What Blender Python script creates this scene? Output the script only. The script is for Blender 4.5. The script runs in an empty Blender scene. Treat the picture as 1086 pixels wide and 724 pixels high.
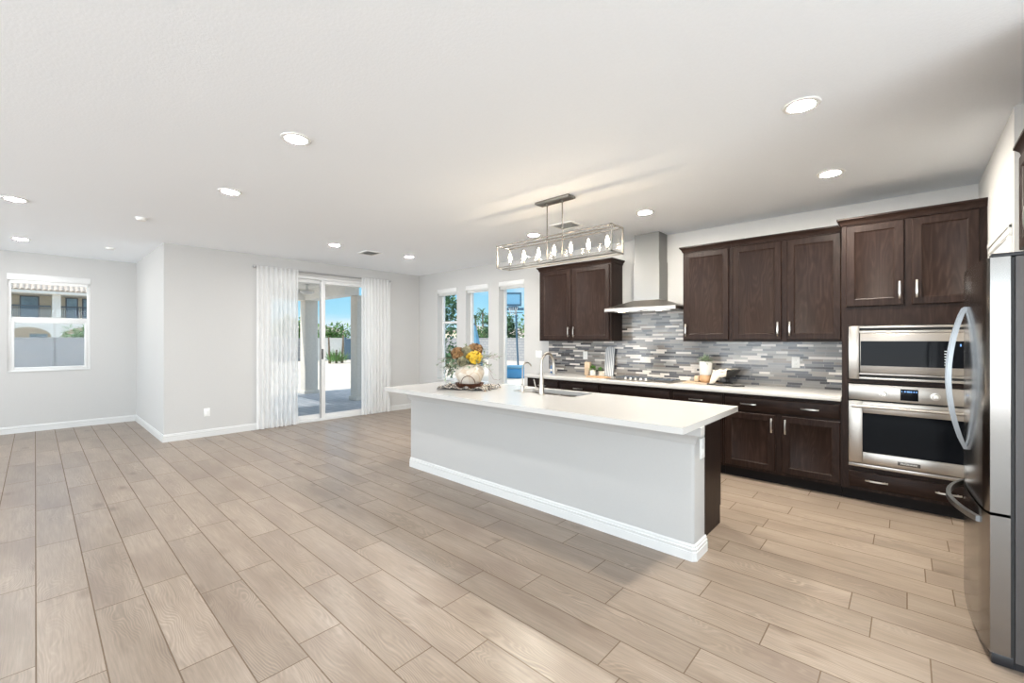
import bpy, bmesh, math, random
from mathutils import Vector, Matrix
random.seed(7)
PI = math.pi
sc = bpy.context.scene
COL = sc.collection

# ------------------------------------------------------------------ camera
cd = bpy.data.cameras.new('camera')
cd.sensor_width = 36.0
cd.lens = 36.0 * 460.03 / 1086.0
cd.shift_y = -1.95 / 1086.0
cd.clip_end = 500
cam = bpy.data.objects.new('camera', cd)
COL.objects.link(cam)
cam.location = (0, 0, 1.425)
cam.rotation_euler = (PI / 2, 0, math.radians(42.285))
sc.camera = cam

# ------------------------------------------------------------------ view and light
sc.view_settings.view_transform = 'Standard'
sc.view_settings.look = 'None'
sc.view_settings.gamma = 1.0
sc.view_settings.use_curve_mapping = False
sc.view_settings.exposure = 0.08
sc.cycles.use_denoising = True
sc.cycles.max_bounces = 10
sc.cycles.diffuse_bounces = 6
sc.cycles.glossy_bounces = 5
sc.cycles.transparent_max_bounces = 24
sc.cycles.transmission_bounces = 6
sc.cycles.sample_clamp_indirect = 6.0
sc.cycles.caustics_reflective = False
sc.cycles.caustics_refractive = False

SKY_STRENGTH = 1.0
SUN_STRENGTH = 3.3
CAN_L = 440.0        # recessed lights of the living side, radiance of the lens
CAN_K = 1120.0       # recessed lights of the kitchen
BULB_L = 75.0       # pendant bulbs
HOOD_L = 45.0
FILL_S, FILL_E = 195.0, 185.0   # added fill lamp outside each unseen window behind the camera
FILL_COL = (0.86, 0.94, 1.0)

sd = bpy.data.lights.new('sun', 'SUN')
sd.energy = SUN_STRENGTH
sd.angle = math.radians(0.6)
sd.color = (1.0, 0.95, 0.87)
so = bpy.data.objects.new('sun', sd)
COL.objects.link(so)
so.rotation_euler = Vector((-0.12, -0.74, 0.66)).to_track_quat('Z', 'Y').to_euler()

# added fill lamps, tilted up, outside invented windows (south wall Y=-6, east wall X=3.5)
SOUTH = [(-9.4, -6.2, 0.15, 2.6), (-5.4, -2.2, 0.15, 2.6), (-1.4, 2.4, 0.15, 2.6)]
EAST = [(-4.8, -1.8, 0.15, 2.6), (-1.0, 2.0, 0.15, 2.6)]
for wall_, lst in (('s', SOUTH), ('e', EAST)):
    for (a, c, z0, z1) in lst:
        al = bpy.data.lights.new('window_daylight', 'AREA')
        al.shape = 'RECTANGLE'; al.size = c - a; al.size_y = z1 - z0
        al.energy = FILL_S if wall_ == 's' else FILL_E; al.color = FILL_COL
        ao = bpy.data.objects.new('window_daylight', al)
        COL.objects.link(ao)
        if wall_ == 's': ao.location = ((a + c) / 2, -6.3, (z0 + z1) / 2); d = Vector((0, -1, -0.45))
        else: ao.location = (3.8, (a + c) / 2, (z0 + z1) / 2); d = Vector((1, 0, -0.1))
        ao.rotation_euler = d.to_track_quat('Z', 'Y').to_euler()

world = bpy.data.worlds.new('sky'); sc.world = world
world.use_nodes = True
nt = world.node_tree; nt.nodes.clear()
def wn(t): return nt.nodes.new(t)
tc = wn('ShaderNodeTexCoord'); sx = wn('ShaderNodeSeparateXYZ'); rp = wn('ShaderNodeValToRGB')
nz = wn('ShaderNodeTexNoise'); cr = wn('ShaderNodeValToRGB'); mx = wn('ShaderNodeMix'); mx.data_type = 'RGBA'
mp = wn('ShaderNodeMapping'); bg = wn('ShaderNodeBackground'); wo = wn('ShaderNodeOutputWorld')
nt.links.new(tc.outputs['Generated'], sx.inputs[0]); nt.links.new(sx.outputs['Z'], rp.inputs[0])
e = rp.color_ramp.elements
e[0].position = 0.0; e[0].color = (0.72, 0.90, 0.98, 1)
e[1].position = 0.75; e[1].color = (1.5, 1.55, 1.6, 1)
n3 = e.new(0.42); n3.color = (0.14, 0.46, 0.86, 1)
n1 = e.new(0.06); n1.color = (0.42, 0.78, 0.95, 1)
n2 = e.new(0.18); n2.color = (0.20, 0.58, 0.90, 1)
mp.inputs['Scale'].default_value = (2.2, 2.2, 9.0)
nt.links.new(tc.outputs['Generated'], mp.inputs[0]); nt.links.new(mp.outputs[0], nz.inputs['Vector'])
nz.inputs['Scale'].default_value = 2.0; nz.inputs['Detail'].default_value = 6
nt.links.new(nz.outputs['Fac'], cr.inputs[0])
cr.color_ramp.elements[0].position = 0.52; cr.color_ramp.elements[0].color = (0, 0, 0, 1)
cr.color_ramp.elements[1].position = 0.72; cr.color_ramp.elements[1].color = (0.75, 0.75, 0.75, 1)
nt.links.new(cr.outputs[0], mx.inputs['Factor']); nt.links.new(rp.outputs[0], mx.inputs['A'])
mx.inputs['B'].default_value = (0.95, 0.97, 1.0, 1)
nt.links.new(mx.outputs['Result'], bg.inputs[0]); bg.inputs[1].default_value = SKY_STRENGTH
nt.links.new(bg.outputs[0], wo.inputs[0])

# ------------------------------------------------------------------ materials
class Mat:
    def __init__(s, name, color=(0.8, 0.8, 0.8), rough=0.5, metal=0.0, spec=None, coat=0.0):
        s.m = bpy.data.materials.new(name); s.m.use_nodes = True
        s.nt = s.m.node_tree; s.b = s.nt.nodes['Principled BSDF']
        s.b.inputs['Base Color'].default_value = (*color, 1)
        s.b.inputs['Roughness'].default_value = rough
        s.b.inputs['Metallic'].default_value = metal
        if spec is not None: s.b.inputs['Specular IOR Level'].default_value = spec
        if coat: s.b.inputs['Coat Weight'].default_value = coat
    def n(s, t, **k):
        x = s.nt.nodes.new(t)
        for a, v in k.items():
            if a.startswith('i_'):
                x.inputs[a[2:].replace('_', ' ')].default_value = v
            else: setattr(x, a, v)
        return x
    def l(s, a, b): s.nt.links.new(a, b)
    def coords(s, scale=(1, 1, 1), kind='Object'):
        t = s.n('ShaderNodeTexCoord'); m = s.n('ShaderNodeMapping')
        m.inputs['Scale'].default_value = scale
        s.l(t.outputs[kind], m.inputs[0]); return m.outputs[0]
    def noise(s, vec, scale=1.0, detail=4, rough=0.55, dist=0.0):
        x = s.n('ShaderNodeTexNoise'); s.l(vec, x.inputs['Vector'])
        x.inputs['Scale'].default_value = scale; x.inputs['Detail'].default_value = detail
        x.inputs['Roughness'].default_value = rough; x.inputs['Distortion'].default_value = dist
        return x.outputs['Fac']
    def ramp(s, fac, stops, const=False):
        x = s.n('ShaderNodeValToRGB'); s.l(fac, x.inputs[0]); cr = x.color_ramp
        if const: cr.interpolation = 'CONSTANT'
        while len(cr.elements) < len(stops): cr.elements.new(0.5)
        for el, (p, c) in zip(cr.elements, stops):
            el.position = p; el.color = (*c, 1)
        return x.outputs[0]
    def math(s, op, a, b=None, c=None):
        x = s.n('ShaderNodeMath', operation=op)
        for i, v in enumerate((a, b, c)):
            if v is None: continue
            if isinstance(v, (int, float)): x.inputs[i].default_value = v
            else: s.l(v, x.inputs[i])
        return x.outputs[0]
    def mix(s, fac, a, b, blend='MIX'):
        x = s.n('ShaderNodeMix', data_type='RGBA', blend_type=blend)
        for nme, v in (('Factor', fac), ('A', a), ('B', b)):
            if isinstance(v, (int, float)): x.inputs[nme].default_value = v
            elif isinstance(v, tuple): x.inputs[nme].default_value = (*v, 1)
            else: s.l(v, x.inputs[nme])
        return x.outputs['Result']
    def color(s, out): s.l(out, s.b.inputs['Base Color'])
    def bump(s, h, strength=0.2, dist=0.01):
        x = s.n('ShaderNodeBump'); x.inputs['Strength'].default_value = strength
        x.inputs['Distance'].default_value = dist
        s.l(h, x.inputs['Height']); s.l(x.outputs[0], s.b.inputs['Normal'])

M = {}
def simple(name, color, rough=0.5, metal=0.0, var=0.06, scale=30.0, bump=0.0, spec=None):
    m = Mat(name, color, rough, metal, spec)
    v = m.coords()
    f = m.noise(v, scale, 3)
    a = tuple(c * (1 - var) for c in color); b = tuple(min(1, c * (1 + var)) for c in color)
    m.color(m.ramp(f, [(0.3, a), (0.7, b)]))
    if bump: m.bump(f, bump, 0.004)
    M[name] = m.m; return m

simple('wall_paint', (0.535, 0.528, 0.516), 0.75, var=0.012, scale=60, bump=0.04)
simple('ceiling_paint', (0.905, 0.94, 0.98), 0.85, var=0.012, scale=70, bump=0.25)
simple('white_trim', (0.64, 0.64, 0.63), 0.35, var=0.01)
simple('vinyl', (0.72, 0.72, 0.71), 0.3, var=0.01)
simple('plate_white', (0.80, 0.80, 0.78), 0.3, var=0.01)
simple('slot_dark', (0.05, 0.05, 0.05), 0.5)
simple('island_paint', (0.45, 0.443, 0.432), 0.6, var=0.01, scale=60, bump=0.04)
q = simple('quartz', (0.52, 0.508, 0.49), 0.16, var=0.02, scale=140)
simple('ceramic_cream', (0.60, 0.53, 0.45), 0.35, var=0.10, scale=14)
simple('ceramic_white', (0.70, 0.68, 0.65), 0.35, var=0.03)
simple('black_plastic', (0.015, 0.015, 0.018), 0.35)
simple('black_matte', (0.02, 0.02, 0.02), 0.6)
simple('rust_metal', (0.12, 0.05, 0.03), 0.4, 0.5, var=0.3, scale=25)
simple('light_wood', (0.42, 0.25, 0.13), 0.5, var=0.18, scale=12)
simple('pale_wood', (0.48, 0.36, 0.25), 0.55, var=0.12, scale=14)
simple('fabric_cream', (0.58, 0.52, 0.44), 0.9, var=0.08, scale=60, bump=0.2)
simple('petal_yellow', (0.66, 0.43, 0.03), 0.6, var=0.25, scale=40)
simple('petal_rust', (0.22, 0.115, 0.04), 0.65, var=0.35, scale=40)
simple('petal_olive', (0.25, 0.23, 0.14), 0.65, var=0.25, scale=40)
simple('leaf_sage', (0.26, 0.32, 0.22), 0.6, var=0.3, scale=20)
simple('leaf_green', (0.09, 0.22, 0.04), 0.6, var=0.4, scale=20)
simple('leaf_tree', (0.16, 0.30, 0.09), 0.6, var=0.4, scale=3)
simple('leaf_dark', (0.09, 0.20, 0.09), 0.6, var=0.4, scale=3)
simple('bark', (0.22, 0.16, 0.11), 0.9, var=0.3, scale=12)
simple('stem_brown', (0.20, 0.12, 0.07), 0.8)
simple('stucco_tan', (0.74, 0.69, 0.62), 0.9, var=0.05, scale=20, bump=0.2)
simple('stucco_cream', (0.75, 0.66, 0.52), 0.9, var=0.05, scale=6)
simple('stucco_white', (0.80, 0.77, 0.72), 0.9, var=0.05, scale=6)
simple('patio_white', (0.86, 0.83, 0.78), 0.9, var=0.03, scale=6)
simple('sand', (0.70, 0.62, 0.53), 0.95, var=0.10, scale=0.6)
simple('shade_glass', (0.26, 0.38, 0.48), 0.15, var=0.2, scale=2)
simple('rail_iron', (0.10, 0.12, 0.15), 0.6)
simple('gate_metal', (0.12, 0.18, 0.24), 0.6)
simple('blue_plastic', (0.08, 0.33, 0.62), 0.45, var=0.12, scale=4)
simple('blue_cloth', (0.16, 0.36, 0.52), 0.85, var=0.1, scale=8)
simple('hoop_steel', (0.06, 0.13, 0.20), 0.5, 0.2)
simple('hoop_board', (0.20, 0.42, 0.60), 0.25)
simple('roof_tile', (0.52, 0.45, 0.39), 0.85, var=0.25, scale=3)
simple('net_white', (0.7, 0.7, 0.7), 0.9)
simple('bead_dark', (0.05, 0.045, 0.04), 0.45, var=0.3)
simple('concrete_light', (0.70, 0.66, 0.60), 0.9, var=0.05, scale=3)
simple('curtain_rod', (0.45, 0.45, 0.46), 0.35, 0.8)
simple('handle_steel', (0.25, 0.26, 0.27), 0.3, 1.0, var=0.03)
simple('nickel', (0.46, 0.42, 0.37), 0.3, 1.0, var=0.03)
simple('pull_steel', (0.62, 0.59, 0.55), 0.28, 1.0, var=0.03)
simple('fixture_nickel', (0.26, 0.245, 0.22), 0.35, 0.9, var=0.04)
simple('bottle_blue', (0.05, 0.13, 0.28), 0.3)
simple('badge_dark', (0.05, 0.045, 0.04), 0.35)
simple('letter_silver', (0.75, 0.73, 0.70), 0.3, 0.6)
simple('white_legend', (0.8, 0.85, 0.9), 0.5)

def wood(name, vertical):
    m = Mat(name, rough=0.40, spec=0.14)
    sc_ = (22, 22, 1.6) if vertical else (1.6, 22, 22)
    v = m.coords(tuple(c * 1.9 for c in sc_))
    f1 = m.noise(v, 1.0, 5, 0.6, 0.4)
    v2 = m.coords((5, 5, 0.9) if vertical else (0.9, 5, 5))
    f2 = m.noise(v2, 1.1, 2, 0.5)
    rings = m.math('SINE', m.math('MULTIPLY', f2, 110.0))
    rr = m.math('MULTIPLY_ADD', rings, 0.12, f1)
    m.color(m.ramp(rr, [(0.2, (0.013, 0.0068, 0.0052)), (0.55, (0.020, 0.0110, 0.0084)), (0.88, (0.034, 0.0205, 0.016))]))
    m.bump(rr, 0.10, 0.003)
    M[name] = m.m
wood('espresso_vertical', True); wood('espresso_horizontal', False)
simple('toe_dark', (0.010, 0.008, 0.008), 0.6, spec=0.15)

def steel(name, color, rough, sc_):
    m = Mat(name, color, rough, 1.0)
    f = m.noise(m.coords(sc_), 1.0, 2)
    r = m.math('MULTIPLY_ADD', f, 0.05, rough - 0.025)
    m.l(r, m.b.inputs['Roughness'])
    a = tuple(c * 0.985 for c in color)
    m.color(m.ramp(f, [(0.3, a), (0.7, color)]))
    M[name] = m.m
steel('steel_h', (0.42, 0.385, 0.35), 0.32, (2, 2, 400))
steel('steel_v', (0.27, 0.255, 0.24), 0.17, (400, 400, 2))
steel('steel_hood', (0.27, 0.265, 0.255), 0.36, (300, 300, 3))
simple('fridge_side', (0.095, 0.09, 0.09), 0.5, 0.2, var=0.03, scale=200)

bg_ = Mat('black_glass', (0.006, 0.007, 0.009), 0.05, 0.0, 0.06); M['black_glass'] = bg_.m

def emit(name, color, strength):
    m = bpy.data.materials.new(name); m.use_nodes = True; n = m.node_tree; n.nodes.clear()
    e_ = n.nodes.new('ShaderNodeEmission'); o_ = n.nodes.new('ShaderNodeOutputMaterial')
    e_.inputs[0].default_value = (*color, 1); e_.inputs[1].default_value = strength
    n.links.new(e_.outputs[0], o_.inputs[0]); M[name] = m
emit('can_lens', (1.0, 0.99, 0.98), CAN_L); emit('kitchen_can_lens', (1.0, 0.94, 0.83), CAN_K)
emit('bulb_glow', (1.0, 0.78, 0.52), BULB_L)
emit('hood_lamp_glow', (1.0, 0.80, 0.58), HOOD_L)
emit('display_blue', (0.25, 0.5, 1.0), 1.2)

def glass(name, tint=(1, 1, 1), refl=0.7):
    m = bpy.data.materials.new(name); m.use_nodes = True; n = m.node_tree; n.nodes.clear()
    t = n.nodes.new('ShaderNodeBsdfTransparent'); g = n.nodes.new('ShaderNodeBsdfGlossy')
    f = n.nodes.new('ShaderNodeLayerWeight'); x = n.nodes.new('ShaderNodeMixShader'); o_ = n.nodes.new('ShaderNodeOutputMaterial')
    p = n.nodes.new('ShaderNodeMath'); p.operation = 'POWER'; p.inputs[1].default_value = 5.0
    q_ = n.nodes.new('ShaderNodeMath'); q_.operation = 'MULTIPLY_ADD'; q_.inputs[1].default_value = refl; q_.inputs[2].default_value = 0.010
    f.inputs['Blend'].default_value = 0.5
    t.inputs[0].default_value = (*tint, 1); g.inputs['Roughness'].default_value = 0.01
    n.links.new(f.outputs['Facing'], p.inputs[0]); n.links.new(p.outputs[0], q_.inputs[0]); n.links.new(q_.outputs[0], x.inputs[0])
    n.links.new(t.outputs[0], x.inputs[1]); n.links.new(g.outputs[0], x.inputs[2])
    n.links.new(x.outputs[0], o_.inputs[0]); M[name] = m
glass('window_glass', (0.97, 0.99, 1.0)); glass('lantern_glass', refl=0.10)

def sheer():
    m = bpy.data.materials.new('sheer_fabric'); m.use_nodes = True; n = m.node_tree; n.nodes.clear()
    t = n.nodes.new('ShaderNodeBsdfTransparent'); d = n.nodes.new('ShaderNodeBsdfDiffuse'); tl = n.nodes.new('ShaderNodeBsdfTranslucent')
    a = n.nodes.new('ShaderNodeMixShader'); b = n.nodes.new('ShaderNodeMixShader'); o_ = n.nodes.new('ShaderNodeOutputMaterial')
    d.inputs[0].default_value = (0.96, 0.96, 0.96, 1); tl.inputs[0].default_value = (0.97, 0.97, 0.96, 1)
    a.inputs[0].default_value = 0.5; b.inputs[0].default_value = 0.84
    n.links.new(d.outputs[0], a.inputs[1]); n.links.new(tl.outputs[0], a.inputs[2])
    n.links.new(t.outputs[0], b.inputs[1]); n.links.new(a.outputs[0], b.inputs[2]); n.links.new(b.outputs[0], o_.inputs[0])
    M['sheer_fabric'] = m
sheer()

def floor_mat():
    m = Mat('wood_look_tile', rough=0.38)
    at = m.n('ShaderNodeAttribute', attribute_name='plank')
    tcn = m.n('ShaderNodeTexCoord')
    off = m.n('ShaderNodeVectorMath', operation='MULTIPLY_ADD')
    m.l(at.outputs['Color'], off.inputs[0]); off.inputs[1].default_value = (37.0, 53.0, 41.0)
    m.l(tcn.outputs['Object'], off.inputs[2])
    def mapv(s):
        mm = m.n('ShaderNodeMapping'); mm.inputs['Scale'].default_value = s; m.l(off.outputs[0], mm.inputs[0]); return mm.outputs[0]
    fine = m.noise(mapv((5, 95, 1)), 1.0, 4, 0.65, 0.3)
    broad = m.noise(mapv((1.6, 7, 1)), 1.0, 3, 0.5, 0.2)
    wob = m.noise(mapv((1.5, 5.0, 1)), 1.0, 2, 0.5, 0.2)
    sep = m.n('ShaderNodeSeparateXYZ'); m.l(off.outputs[0], sep.inputs[0])
    ph = m.math('MULTIPLY', m.math('MULTIPLY_ADD', wob, 0.34, sep.outputs['Y']), 520.0)
    rings = m.math('POWER', m.math('MULTIPLY_ADD', m.math('SINE', ph), 0.5, 0.5), 2.0)
    patch = m.noise(mapv((1.3, 5, 1)), 1.0, 2)
    pmn = m.n('ShaderNodeClamp'); m.l(m.math('MULTIPLY', m.math('SUBTRACT', patch, 0.40), 2.6), pmn.inputs[0])
    base = m.ramp(broad, [(0.28, (0.240, 0.186, 0.142)), (0.5, (0.280, 0.221, 0.172)), (0.75, (0.320, 0.258, 0.206))])
    gain = m.math('MULTIPLY_ADD', m.math('MULTIPLY', m.math('SUBTRACT', rings, 0.375), pmn.outputs[0]), 0.42, 1.0)
    gain = m.math('ADD', gain, m.math('MULTIPLY', m.math('SUBTRACT', fine, 0.5), 0.75))
    gv = m.n('ShaderNodeVectorMath', operation='SCALE'); m.l(base, gv.inputs[0]); m.l(gain, gv.inputs['Scale'])
    c = gv.outputs[0]
    # soft darker clouds in the print
    cl = m.noise(mapv((0.9, 3.0, 1)), 1.3, 2)
    clr = m.n('ShaderNodeMapRange'); m.l(cl, clr.inputs[0]); clr.inputs[1].default_value = 0.50; clr.inputs[2].default_value = 0.72; clr.inputs[3].default_value = 0.0; clr.inputs[4].default_value = 0.62
    c = m.mix(clr.outputs[0], c, (0.19, 0.14, 0.11))
    # knots
    vo = m.n('ShaderNodeTexVoronoi'); m.l(mapv((2.0, 4.2, 1)), vo.inputs['Vector']); vo.inputs['Scale'].default_value = 1.0
    kn = m.n('ShaderNodeMapRange'); m.l(m.math('ADD', vo.outputs['Distance'], m.math('MULTIPLY', m.math('SUBTRACT', fine, 0.5), 0.12)), kn.inputs[0])
    kn.inputs[1].default_value = 0.02; kn.inputs[2].default_value = 0.20; kn.inputs[3].default_value = 0.75; kn.inputs[4].default_value = 0.0
    sk = m.n('ShaderNodeSeparateColor'); m.l(vo.outputs['Color'], sk.inputs[0])
    c = m.mix(m.math('MULTIPLY', kn.outputs[0], m.math('GREATER_THAN', sk.outputs[0], 0.38)), c, (0.13, 0.09, 0.065))
    # tone of each plank
    sepa = m.n('ShaderNodeSeparateColor'); m.l(at.outputs['Color'], sepa.inputs[0])
    tone = m.math('MULTIPLY_ADD', sepa.outputs[0], 0.15, 0.92)
    tn = m.n('ShaderNodeVectorMath', operation='SCALE'); m.l(c, tn.inputs[0]); m.l(tone, tn.inputs['Scale'])
    m.color(tn.outputs[0])
    m.bump(fine, 0.05, 0.003)
    m.l(m.math('MULTIPLY_ADD', broad, 0.10, 0.29), m.b.inputs['Roughness'])
    M['wood_look_tile'] = m.m
floor_mat()
simple('grout', (0.165, 0.118, 0.080), 0.9, var=0.08)

def mosaic():
    m = Mat('mosaic_tile', rough=0.16)
    t = m.n('ShaderNodeTexCoord'); s = m.n('ShaderNodeSeparateXYZ'); m.l(t.outputs['Object'], s.inputs[0])
    X, Z = s.outputs['X'], s.outputs['Z']
    P = 0.0255; L = 0.34
    zr = m.math('DIVIDE', Z, P); row = m.math('FLOOR', zr); fz = m.math('SUBTRACT', zr, row)
    wn_ = m.n('ShaderNodeTexWhiteNoise', noise_dimensions='1D'); m.l(row, wn_.inputs['W'])
    xs = m.math('ADD', m.math('DIVIDE', X, L), m.math('MULTIPLY', wn_.outputs['Value'], 7.0))
    cell = m.math('FLOOR', xs); fx = m.math('SUBTRACT', xs, cell)
    cv = m.n('ShaderNodeCombineXYZ'); m.l(cell, cv.inputs[0]); m.l(row, cv.inputs[1])
    w2 = m.n('ShaderNodeTexWhiteNoise', noise_dimensions='2D'); m.l(cv.outputs[0], w2.inputs['Vector'])
    split = m.math('MULTIPLY_ADD', w2.outputs['Value'], 0.5, 0.25)
    right = m.math('GREATER_THAN', fx, split)
    cv2 = m.n('ShaderNodeCombineXYZ'); m.l(cell, cv2.inputs[0]); m.l(row, cv2.inputs[1]); m.l(right, cv2.inputs[2])
    w3 = m.n('ShaderNodeTexWhiteNoise', noise_dimensions='3D'); m.l(cv2.outputs[0], w3.inputs['Vector'])
    col = m.ramp(w3.outputs['Value'], [(0.0, (0.66, 0.61, 0.56)), (0.16, (0.21, 0.198, 0.19)), (0.34, (0.15, 0.147, 0.148)),
        (0.48, (0.25, 0.228, 0.207)), (0.62, (0.085, 0.086, 0.096)), (0.73, (0.04, 0.037, 0.040)), (0.82, (0.18, 0.15, 0.13)), (0.92, (0.36, 0.34, 0.31))], True)
    # grout lines
    e1 = m.math('LESS_THAN', fz, 0.06)
    d1 = m.math('ABSOLUTE', m.math('SUBTRACT', fx, split)); e2 = m.math('LESS_THAN', d1, 0.005)
    e3 = m.math('LESS_THAN', fx, 0.009)
    g = m.math('MAXIMUM', e1, m.math('MAXIMUM', e2, e3))
    m.color(m.mix(g, col, (0.30, 0.285, 0.27)))
    m.bump(m.math('SUBTRACT', 1.0, g), 0.25, 0.002)
    M['mosaic_tile'] = m.m
mosaic()

def bricky(name, c1, c2, mortar, bw, bh, axes='XZ', rough=0.9, msize=0.012):
    m = Mat(name, rough=rough)
    t = m.n('ShaderNodeTexCoord'); s = m.n('ShaderNodeSeparateXYZ'); m.l(t.outputs['Object'], s.inputs[0])
    cv = m.n('ShaderNodeCombineXYZ')
    if axes == 'XYZ':
        m.l(m.math('ADD', s.outputs['X'], s.outputs['Y']), cv.inputs[0]); m.l(s.outputs['Z'], cv.inputs[1])
    else:
        m.l(s.outputs[axes[0]], cv.inputs[0]); m.l(s.outputs[axes[1]], cv.inputs[1])
    b = m.n('ShaderNodeTexBrick'); m.l(cv.outputs[0], b.inputs['Vector'])
    b.inputs['Scale'].default_value = 1.0; b.inputs['Brick Width'].default_value = bw; b.inputs['Row Height'].default_value = bh
    b.inputs['Mortar Size'].default_value = msize
    b.inputs['Color1'].default_value = (*c1, 1); b.inputs['Color2'].default_value = (*c2, 1); b.inputs['Mortar'].default_value = (*mortar, 1)
    m.color(b.outputs['Color']); M[name] = m.m
bricky('block_wall', (0.36, 0.36, 0.37), (0.42, 0.41, 0.41), (0.24, 0.25, 0.27), 0.4, 0.2, 'XYZ', 0.9, 0.016)
bricky('patio_pavers', (0.34, 0.37, 0.41), (0.46, 0.47, 0.50), (0.27, 0.29, 0.32), 0.32, 0.16, 'XY', 0.8, 0.008)
def striped(name, c1, c2, freq):
    m = Mat(name, rough=0.5)
    t = m.n('ShaderNodeTexCoord'); s = m.n('ShaderNodeSeparateXYZ'); m.l(t.outputs['Object'], s.inputs[0])
    f = m.math('MULTIPLY_ADD', m.math('SINE', m.math('MULTIPLY', s.outputs['X'], freq)), 0.5, 0.5)
    m.color(m.ramp(f, [(0.25, c1), (0.7, c2)])); M[name] = m.m
striped('striped_board', (0.20, 0.22, 0.25), (0.66, 0.66, 0.66), 240)
def runner_mat():
    m = Mat('woven_runner', rough=0.95)
    v = m.coords((16, 38, 20)); f = m.noise(v, 1.0, 1.0)
    m.color(m.ramp(f, [(0.0, (0.02, 0.022, 0.03)), (0.42, (0.50, 0.42, 0.33)), (0.48, (0.04, 0.042, 0.055)), (0.54, (0.60, 0.55, 0.48)), (0.60, (0.06, 0.06, 0.07)), (0.66, (0.36, 0.25, 0.16))], True))
    m.bump(f, 0.4, 0.006); M['woven_runner'] = m.m
runner_mat()
# crackle lines on the flower vase
def vase_mat():
    m = Mat('vase_glaze', rough=0.3)
    v = m.coords((7, 7, 7)); vo = m.n('ShaderNodeTexVoronoi', feature='DISTANCE_TO_EDGE'); m.l(v, vo.inputs['Vector']); vo.inputs['Scale'].default_value = 1.0
    f = m.noise(v, 1.5, 3)
    base = m.ramp(f, [(0.3, (0.50, 0.43, 0.35)), (0.7, (0.62, 0.57, 0.50))])
    ln_ = m.math('LESS_THAN', vo.outputs['Distance'], 0.025)
    m.color(m.mix(m.math('MULTIPLY', ln_, 0.5), base, (0.42, 0.28, 0.16))); M['vase_glaze'] = m.m
vase_mat()

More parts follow.
